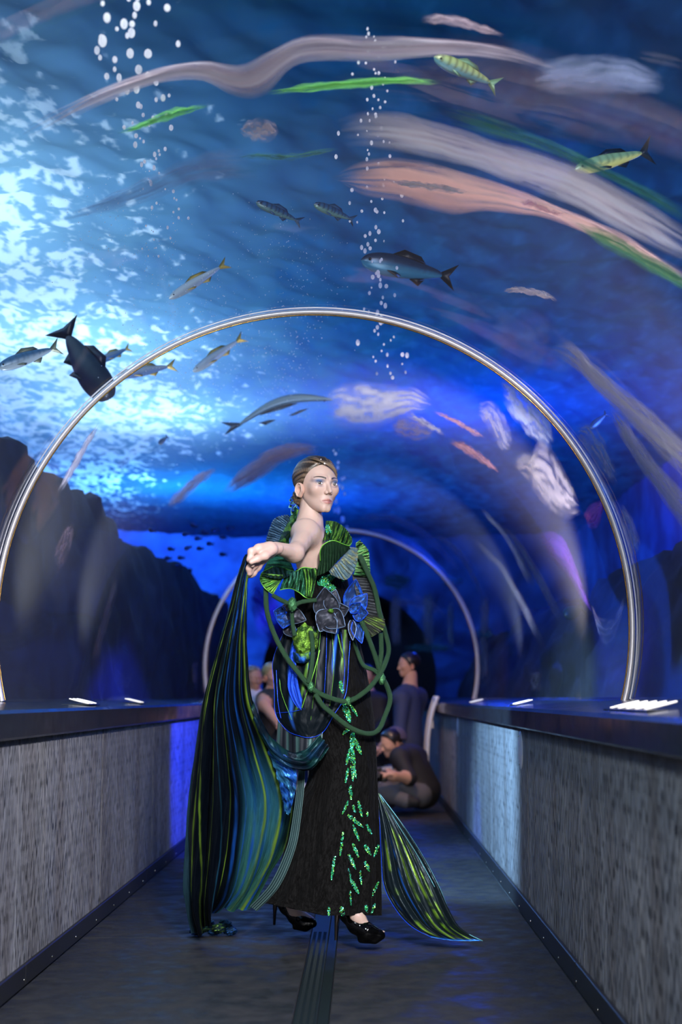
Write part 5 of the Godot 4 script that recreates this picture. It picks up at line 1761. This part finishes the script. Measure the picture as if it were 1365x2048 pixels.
	edge(ruf, "binding", [641, 1121, 110, 641, 1101, 96, 649, 1088, 92, 667, 1081, 90, 687, 1088, 96, 700, 1091, 104, 704, 1078, 76, 692, 1060, 52], 0.9, M.lime_edge, 90)
	edge(ruf, "binding", [545, 1188, 116, 530, 1176, 121, 521, 1160, 117, 524, 1146, 106, 537, 1138, 78, 551, 1132, 68, 564, 1134, 68, 578, 1140, 78, 592, 1142, 102, 606, 1135, 102, 620, 1136, 100, 633, 1138, 98], 0.8, M.lime_edge, 110)
	edge(ruf, "binding", [560, 1180, 114, 580, 1177, 114, 597, 1184, 118, 612, 1195, 118, 624, 1193, 110, 630, 1156, 106], 0.8, M.lime_edge, 70)

	# ---- the tubes that loop round her
	var T := [
		[532, 1176, 108, 534, 1220, 104, 547, 1264, 98, 569, 1308, 98, 595, 1343, 102, 626, 1378, 106, 661, 1396, 104, 697, 1402, 96, 732, 1382, 80, 758, 1352, 62, 773, 1321, 50, 778, 1296, 46, 770, 1262, 52, 760, 1226, 66, 749, 1176, 82, 733, 1140, 100, 720, 1110, 108],
		[631, 1388, 108, 645, 1410, 108, 661, 1424, 106, 697, 1453, 98, 732, 1467, 78, 756, 1461, 60, 771, 1431, 48, 781, 1398, 44, 773, 1369, 46, 762, 1350, 56, 754, 1322, 62, 745, 1296, 70, 732, 1262, 78, 722, 1240, 80],
		[762, 1266, 58, 763, 1308, 52, 756, 1345, 58],
		[706, 1272, 36, 714, 1300, 44, 727, 1330, 56, 748, 1340, 58, 760, 1352, 58],
		[584, 1226, 100, 586, 1250, 104, 590, 1272, 106], [622, 1262, 108, 626, 1300, 110, 622, 1346, 110, 616, 1366, 108],
		[545, 1190, 112, 560, 1199, 112, 580, 1208, 112, 590, 1212, 112], [588, 1212, 112, 604, 1204, 112, 634, 1200, 112],
	]
	for k in T.size():
		var sp := spline(v3(T[k]), 16 * (T[k].size() / 3))
		var w := PackedVector3Array()
		var rs := PackedFloat32Array()
		for i in sp.size():
			w.append(W(sp[i]))
			rs.append((4.9 if k < 3 else 4.2) * PX * (1.0 + 0.12 * noise.get_noise_2d(i * 0.2, k * 9.0)))
		g = Geo.new()
		g.tube(w, rs, 12, PackedColorArray())
		putw(g.mesh(), "tube_vine", M.tube_net, who)
	for q in [[764, 1358, 56, 9], [585, 1209, 113, 11], [622, 1374, 108, 8], [697, 1402, 98, 7]]:
		g = crumple(Vector3(q[0], q[1], q[2]), Vector3(q[3] * 0.8, q[3] * 1.2, q[3] * 0.8), q[0], 1.5, 0.2, Color(0.10, 0.30, 0.12), Color(0.05, 0.18, 0.08))
		putw(g.mesh(), "tube_knot", M.lame, who)

	# ---- the cape
	var cape := Node3D.new()
	cape.name = "cape"
	who.add_child(cape, true)
	var rails := [
		v3([488, 1118, 252, 492, 1110, 258, 497, 1108, 262, 500, 1112, 260, 501, 1124, 254]),
		v3([472, 1165, 244, 479, 1160, 250, 486, 1158, 252, 492, 1160, 250, 495, 1168, 244]),
		v3([452, 1235, 226, 464, 1232, 234, 476, 1230, 236, 487, 1232, 234, 495, 1240, 228]),
		v3([430, 1310, 200, 446, 1308, 214, 464, 1306, 218, 482, 1308, 214, 496, 1316, 204]),
		v3([404, 1400, 160, 428, 1400, 178, 455, 1400, 184, 482, 1402, 178, 508, 1408, 162]),
		v3([386, 1500, 112, 418, 1500, 132, 456, 1500, 142, 500, 1500, 134, 552, 1492, 112]),
		v3([373, 1600, 60, 412, 1602, 84, 458, 1604, 96, 520, 1600, 84, 590, 1590, 54]),
		v3([368, 1700, 10, 406, 1702, 34, 450, 1706, 48, 512, 1702, 34, 574, 1688, 6]),
		v3([369, 1790, -34, 400, 1800, -12, 440, 1790, 4, 490, 1775, -8, 540, 1752, -30]),
		v3([382, 1868, -92, 402, 1866, -80, 434, 1822, -48, 470, 1822, -52, 506, 1816, -60])]
	var fold := func(u: float, v: float) -> float:
		var w := smoothstep(0.0, 0.75, v)
		var uu := u + 0.05 * noise.get_noise_2d(u * 2.0, v * 1.6)
		return lerpf(0.003, 0.016, w) * (0.85 * sin(uu * 33.0 + 0.8 * sin(v * 3.0)) + 0.22 * sin(uu * 61.0 + v * 2.0) + 0.7 * noise.get_noise_2d(uu * 9.0, v * 1.2)) * (1.0 - 0.6 * smoothstep(0.45, 0.6, u) * smoothstep(0.5, 0.75, v)) + 0.004 * noise.get_noise_2d(u * 12.0, v * 4.0)
	var tint := func(u: float, v: float) -> Color:  # green and blue sheen of the silk painted as fixed stripes
		var uu := u + 0.03 * noise.get_noise_2d(u * 3.0 + 5.0, v * 2.0)
		var c := Color(0.006, 0.011, 0.016)
		c = c.lerp(Color(0.04, 0.11, 0.16), 0.8 * smoothstep(0.08, 0.0, uu))
		c = c.lerp(Color(0.035, 0.20, 0.33), smoothstep(0.48, 0.60, uu) * smoothstep(0.52, 0.7, v) * smoothstep(0.98, 0.85, uu))
		c = c.lerp(Color(0.07, 0.26, 0.15), 0.75 * smoothstep(0.5, 0.62, uu) * smoothstep(0.66, 0.85, v + 0.2 * noise.get_noise_2d(u * 4.0, v * 5.0)))
		for k in [[0.11, 0.014, 1], [0.17, 0.007, 1], [0.27, 0.005, 1], [0.345, 0.007, 2], [0.40, 0.006, 1], [0.47, 0.018, 0], [0.53, 0.008, 0], [0.645, 0.024, 0], [0.71, 0.020, 1], [0.77, 0.018, 0], [0.85, 0.026, 1], [0.90, 0.024, 0], [0.985, 0.007, 1]]:
			var x := smoothstep(k[1], 0.0, absf(uu - k[0] - 0.015 * sin(v * 7.0 + k[0] * 40.0)))
			x *= 0.25 + 0.75 * smoothstep(-0.2, 0.3, noise.get_noise_2d(k[0] * 60.0, v * 3.0))
			c = c.lerp([Color(0.02, 0.15, 0.70), Color(0.30, 0.55, 0.06), Color(0.04, 0.2, 0.36)][k[2]], x)
		return c
	putw(cloth(rails, 220, 130, fold, tint), "cape_panel", M.shot_silk, cape)
	# the swag from the cape up to the hip, and the blue lining crumpled under it
	putw(cloth([v3([502, 1390, 158, 530, 1455, 140, 566, 1496, 122, 606, 1502, 110, 640, 1470, 92]), v3([508, 1430, 168, 536, 1490, 156, 576, 1522, 144, 616, 1524, 126, 650, 1484, 98]), v3([524, 1470, 150, 556, 1516, 144, 590, 1538, 136, 626, 1538, 118, 656, 1494, 92])], 80, 40,
		func(u, v): return 0.007 * sin(v * 20.0 + u * 3.0 + 2.0 * noise.get_noise_2d(u * 3.0, v * 2.0)), two_tone(Color(0.004, 0.014, 0.024), Color(0.008, 0.045, 0.10), Color(0.008, 0.05, 0.05), 2.0, 0.2)), "cape_swag", M.shot_silk, cape)
	putw(cloth([v3([524, 1482, 126, 545, 1524, 122, 560, 1574, 112, 570, 1626, 92]), v3([556, 1500, 136, 572, 1540, 132, 578, 1584, 118, 575, 1628, 96]), v3([588, 1522, 132, 594, 1552, 126, 588, 1596, 112, 578, 1630, 94])], 60, 24,
		func(u, v): return 0.007 * noise.get_noise_2d(u * 9.0, v * 4.0) + 0.003 * sin(u * 40.0 + v * 8.0), two_tone(Color(0.01, 0.05, 0.2), Color(0.03, 0.18, 0.75), Color(0.05, 0.25, 0.5), 3.0, 0.1)), "cape_lining", M.shot_silk, cape)
	# hanging sheer strip behind the cape
	putw(cloth([v3([590, 1478, 62, 602, 1476, 66]), v3([597, 1540, 62, 610, 1540, 66]), v3([585, 1640, 52, 601, 1642, 54]), v3([572, 1700, 40, 588, 1706, 42]), v3([540, 1768, 14, 558, 1774, 16]), v3([500, 1812, -20, 514, 1822, -20])], 16, 60, func(u, v): return 0.002 * sin(u * 26.0), func(u, v): return Color(0.03, 0.06, 0.07).lerp(Color(0.25, 0.42, 0.40), smoothstep(0.3, 0.9, sin(u * 26.0)))), "sheer_strip", M.organza, gown)
	putw(cloth([v3([556, 1438, 50, 574, 1462, 56, 600, 1474, 78, 646, 1466, 76]), v3([552, 1500, 46, 576, 1512, 60, 604, 1520, 80, 640, 1515, 84])], 40, 12, func(u, v): return 0.002 * sin(u * 50.0), func(u, v): return Color(0.012, 0.018, 0.024).lerp(Color(0.06, 0.13, 0.13), smoothstep(0.4, 0.9, sin(u * 26.0)))), "under_panel", M.organza, gown)
	# the train behind her on the right
	rails = [v3([755, 1585, -12, 757, 1586, -8, 760, 1588, -12]), v3([760, 1650, -4, 780, 1650, 2, 806, 1650, -8]), v3([763, 1710, 0, 795, 1710, 10, 846, 1712, -8]), v3([768, 1770, 5, 815, 1768, 16, 878, 1772, 0]), v3([790, 1816, 10, 842, 1816, 20, 899, 1822, 5]), v3([822, 1852, 12, 872, 1856, 20, 922, 1858, 8]), v3([862, 1874, 12, 912, 1881, 14, 966, 1882, 10])]
	putw(cloth(rails, 90, 80, func(u, v): return lerpf(0.001, 0.008, smoothstep(0.0, 0.5, v)) * (sin(u * 24.0 + sin(v * 4.0)) + 0.4 * sin(u * 51.0)) * smoothstep(1.0, 0.8, v), func(u, v):
		var c := Color(0.012, 0.024, 0.034)
		var uu: float = u + 0.03 * sin(v * 6.0)
		for k in [[0.08, 0.03, 0], [0.2, 0.05, 1], [0.36, 0.03, 0], [0.5, 0.06, 1], [0.66, 0.04, 1], [0.8, 0.04, 1]]:
			c = c.lerp(Color(0.02, 0.14, 0.6) if k[2] == 0 else Color(0.26, 0.5, 0.05), smoothstep(k[1] * 0.75, 0.0, absf(uu - k[0])) * smoothstep(-0.1, 0.3, noise.get_noise_2d(k[0] * 50.0, v * 4.0) + v * 0.4 - 0.1))
		return c.lerp(Color(0.02, 0.2, 0.8), smoothstep(0.95, 0.99, v))), "train", M.shot_silk, cape)
	edge(cape, "train_edge", [760, 1588, -10, 806, 1650, -6, 846, 1712, -6, 878, 1772, 2, 899, 1822, 7, 922, 1858, 10, 966, 1882, 12], 0.9, M.teal_edge, 60)
	edge(cape, "train_edge", [758, 1588, -8, 800, 1655, -3, 838, 1715, -3, 870, 1774, 6], 0.7, M.teal_edge, 50)
	edge(cape, "train_edge", [755, 1585, -10, 760, 1650, -2, 763, 1710, 2, 768, 1770, 7, 790, 1816, 12, 822, 1852, 14, 862, 1874, 14], 0.7, M.blue_edge, 50)
	# the crumpled end of the cape on the floor
	var fp := on_floor(425, 1866, 0.012)
	for k in 7:
		g = Geo.new()
		g.ball(Vector3.ZERO, Vector3.ONE, 26, 18)
		for q in g.v.size():
			var p := g.v[q]
			var n := absf(noise.get_noise_3dv(p * 1.5 + Vector3.ONE * (k * 5.0))) * 2.2
			g.c[q] = Color(0.01, 0.03, 0.05).lerp([Color(0.02, 0.14, 0.5), Color(0.2, 0.4, 0.05), Color(0.05, 0.2, 0.25)][k % 3], smoothstep(0.15, 0.5, n * 0.5))
			g.v[q] = fp + Vector3(-0.062 + k * 0.022, 0.008 + 0.012 * (k % 3), 0.02 * sin(k * 2.0)) + p * Vector3(0.026, 0.017, 0.022) * (0.85 + 0.35 * n)
			g.v[q].y = maxf(g.v[q].y, 0.001)
		putw(g.mesh(), "cape_end", M.lame, cape)

	# ---- shoes
	_shoe(who, [[680, 1806, -2, 15, 694, 1830, 12, 13], [694, 1830, 12, 13, 712, 1852, 24, 14], [712, 1850, 24, 15.5, 735, 1864, 31, 16.5], [735, 1864, 31, 16.5, 757, 1868, 31, 11]], [[722, 1880, 31, 5.5, 750, 1880, 31, 5.5], [750, 1880, 31, 5.5, 765, 1872, 31, 5]], [[676, 1822, -6, 6.5], [673, 1850, -12, 3.6], [672, 1880, -16, 2.8]])
	_shoe(who, [[556, 1790, -166, 14, 572, 1815, -150, 12], [572, 1815, -150, 12, 590, 1834, -136, 13], [590, 1834, -136, 13, 608, 1844, -126, 14], [608, 1844, -126, 14, 624, 1844, -120, 9]], [[590, 1855, -128, 4.5, 612, 1856, -124, 4.5], [612, 1856, -124, 4.5, 628, 1849, -120, 4.5]], [[552, 1800, -176, 6.5], [550, 1825, -190, 3.6], [549, 1849, -198, 2.8]])

func _shoe(who: Node3D, upper: Array, plat: Array, heel: Array) -> void:
	var s := Node3D.new()
	s.name = "shoe"
	who.add_child(s, true)
	var lo := Vector3(1e9, 1e9, 1e9)
	var hi := -lo
	for b in upper + plat:
		for p in [W(Vector3(b[0], b[1], b[2])), W(Vector3(b[4], b[5], b[6]))]:
			lo = lo.min(p - Vector3.ONE * 0.04)
			hi = hi.max(p + Vector3.ONE * 0.04)
	var f := Field.new(lo, hi, 0.0034, 0.016)
	for b in upper: f.bone(W(Vector3(b[0], b[1], b[2])), b[3] * PX, W(Vector3(b[4], b[5], b[6])), b[7] * PX)
	for b in plat: f.bone(W(Vector3(b[0], b[1], b[2])), b[3] * PX, W(Vector3(b[4], b[5], b[6])), b[7] * PX)
	var g := Geo.new()
	f.net(g)
	putw(g.mesh(), "upper", M.patent, s)
	g = Geo.new()
	var w := PackedVector3Array()
	var rs := PackedFloat32Array()
	for q in heel:
		var p := W(Vector3(q[0], q[1], q[2]))
		p.y = maxf(p.y, 0.003)
		w.append(p)
		rs.append(q[3] * PX)
	g.tube(w, rs, 12, PackedColorArray())
	putw(g.mesh(), "heel", M.heel_metal, s)

func _sequins(gown: Node3D) -> void:
	var leaves := [930, 225, 945, 290, 22, 950, 340, 985, 450, 34, 985, 350, 1025, 415, 14, 990, 470, 945, 515, 18, 1000, 505, 995, 600, 26, 1010, 540, 1045, 625, 22, 985, 590, 965, 680, 18, 1000, 600, 1000, 770, 24, 1005, 690, 1018, 755, 12, 975, 700, 958, 780, 12, 985, 795, 990, 870, 18, 1030, 880, 1050, 965, 17, 1000, 900, 1015, 945, 12, 1080, 938, 1080, 962, 10, 975, 880, 942, 950, 11, 972, 955, 1055, 1022, 20, 1075, 1008, 1102, 1062, 15, 1000, 1010, 1035, 1098, 14, 947, 1050, 930, 1180, 13, 1000, 1110, 1030, 1185, 18, 1065, 1120, 1098, 1175, 20, 1140, 1120, 1115, 1185, 14, 902, 1180, 885, 1275, 12, 978, 1172, 1015, 1252, 18, 1065, 1210, 1090, 1262, 17, 974, 1250, 990, 1312, 10, 893, 1240, 882, 1310, 10, 990, 1310, 1032, 1385, 20, 1040, 1260, 1046, 1335, 10, 1140, 1320, 1098, 1412, 12, 985, 1370, 990, 1450, 9, 870, 1455, 868, 1512, 13, 940, 1455, 945, 1508, 26, 1070, 1450, 1088, 1492, 24, 1122, 1440, 1100, 1492, 14]
	var spots := []
	for k in range(0, leaves.size(), 5):
		spots.append([340 + leaves[k] * 0.3663, 1280 + leaves[k + 1] * 0.3663, 340 + leaves[k + 2] * 0.3663, 1280 + leaves[k + 3] * 0.3663, leaves[k + 4] * 0.3663])
	for q in [[636, 1168, 672, 1150, 16], [640, 1164, 672, 1176, 12], [655, 1172, 674, 1184, 10], [684, 1162, 696, 1154, 6], [655, 1050, 660, 1076, 10]]:
		spots.append(q)
	var xs := []
	var cs := PackedColorArray()
	var tones := [Color(0.06, 0.72, 0.16), Color(0.04, 0.60, 0.36), Color(0.36, 0.9, 0.10), Color(0.03, 0.40, 0.18), Color(0.10, 0.6, 0.6)]
	for s in spots:
		var a := Vector2(s[0], s[1])
		var b := Vector2(s[2], s[3])
		var n := int(a.distance_to(b) * s[4] * 0.42) + 12
		var sd := (b - a).orthogonal().normalized()
		for k in n:
			var t := rng.randf()
			var p: Vector2 = a.lerp(b, t) + sd * s[4] * 0.55 * rng.randf_range(-1, 1) * sin(PI * clampf(t * 0.8 + 0.15, 0, 1))
			var d := gown_at(p.x, p.y) + 3.0
			if p.y < 1100: d = 58.0
			var r := rng.randf_range(0.75, 1.25) * PX
			var bs := Basis.from_euler(Vector3(rng.randf_range(-0.6, 0.6), rng.randf_range(-0.6, 0.6), 0)).scaled(Vector3(r, r, r))
			xs.append(Transform3D(bs, W(Vector3(p.x, p.y, d + rng.randf()))))
			cs.append(tones[rng.randi_range(0, 4)])
	var mm := MultiMesh.new()
	mm.transform_format = MultiMesh.TRANSFORM_3D
	mm.use_colors = true
	var g := Geo.new()
	var o := g.vert(Vector3(0, 0, 0.12))
	for k in 8: g.vert(Vector3(cos(TAU * k / 8), sin(TAU * k / 8), 0))
	for k in 8: g.tri(o, o + 1 + (k + 1) % 8, o + 1 + k)
	mm.mesh = g.mesh()
	mm.instance_count = xs.size()
	var base := gown.position + _above(gown)
	for k in xs.size():
		var t: Transform3D = xs[k]
		t.origin -= base
		mm.set_instance_transform(k, t)
		mm.set_instance_color(k, cs[k])
	var inst := MultiMeshInstance3D.new()
	inst.name = "sequins"
	inst.multimesh = mm
	inst.material_override = M.sequin
	gown.add_child(inst, true)
	inst.set_meta("kind", "stuff")
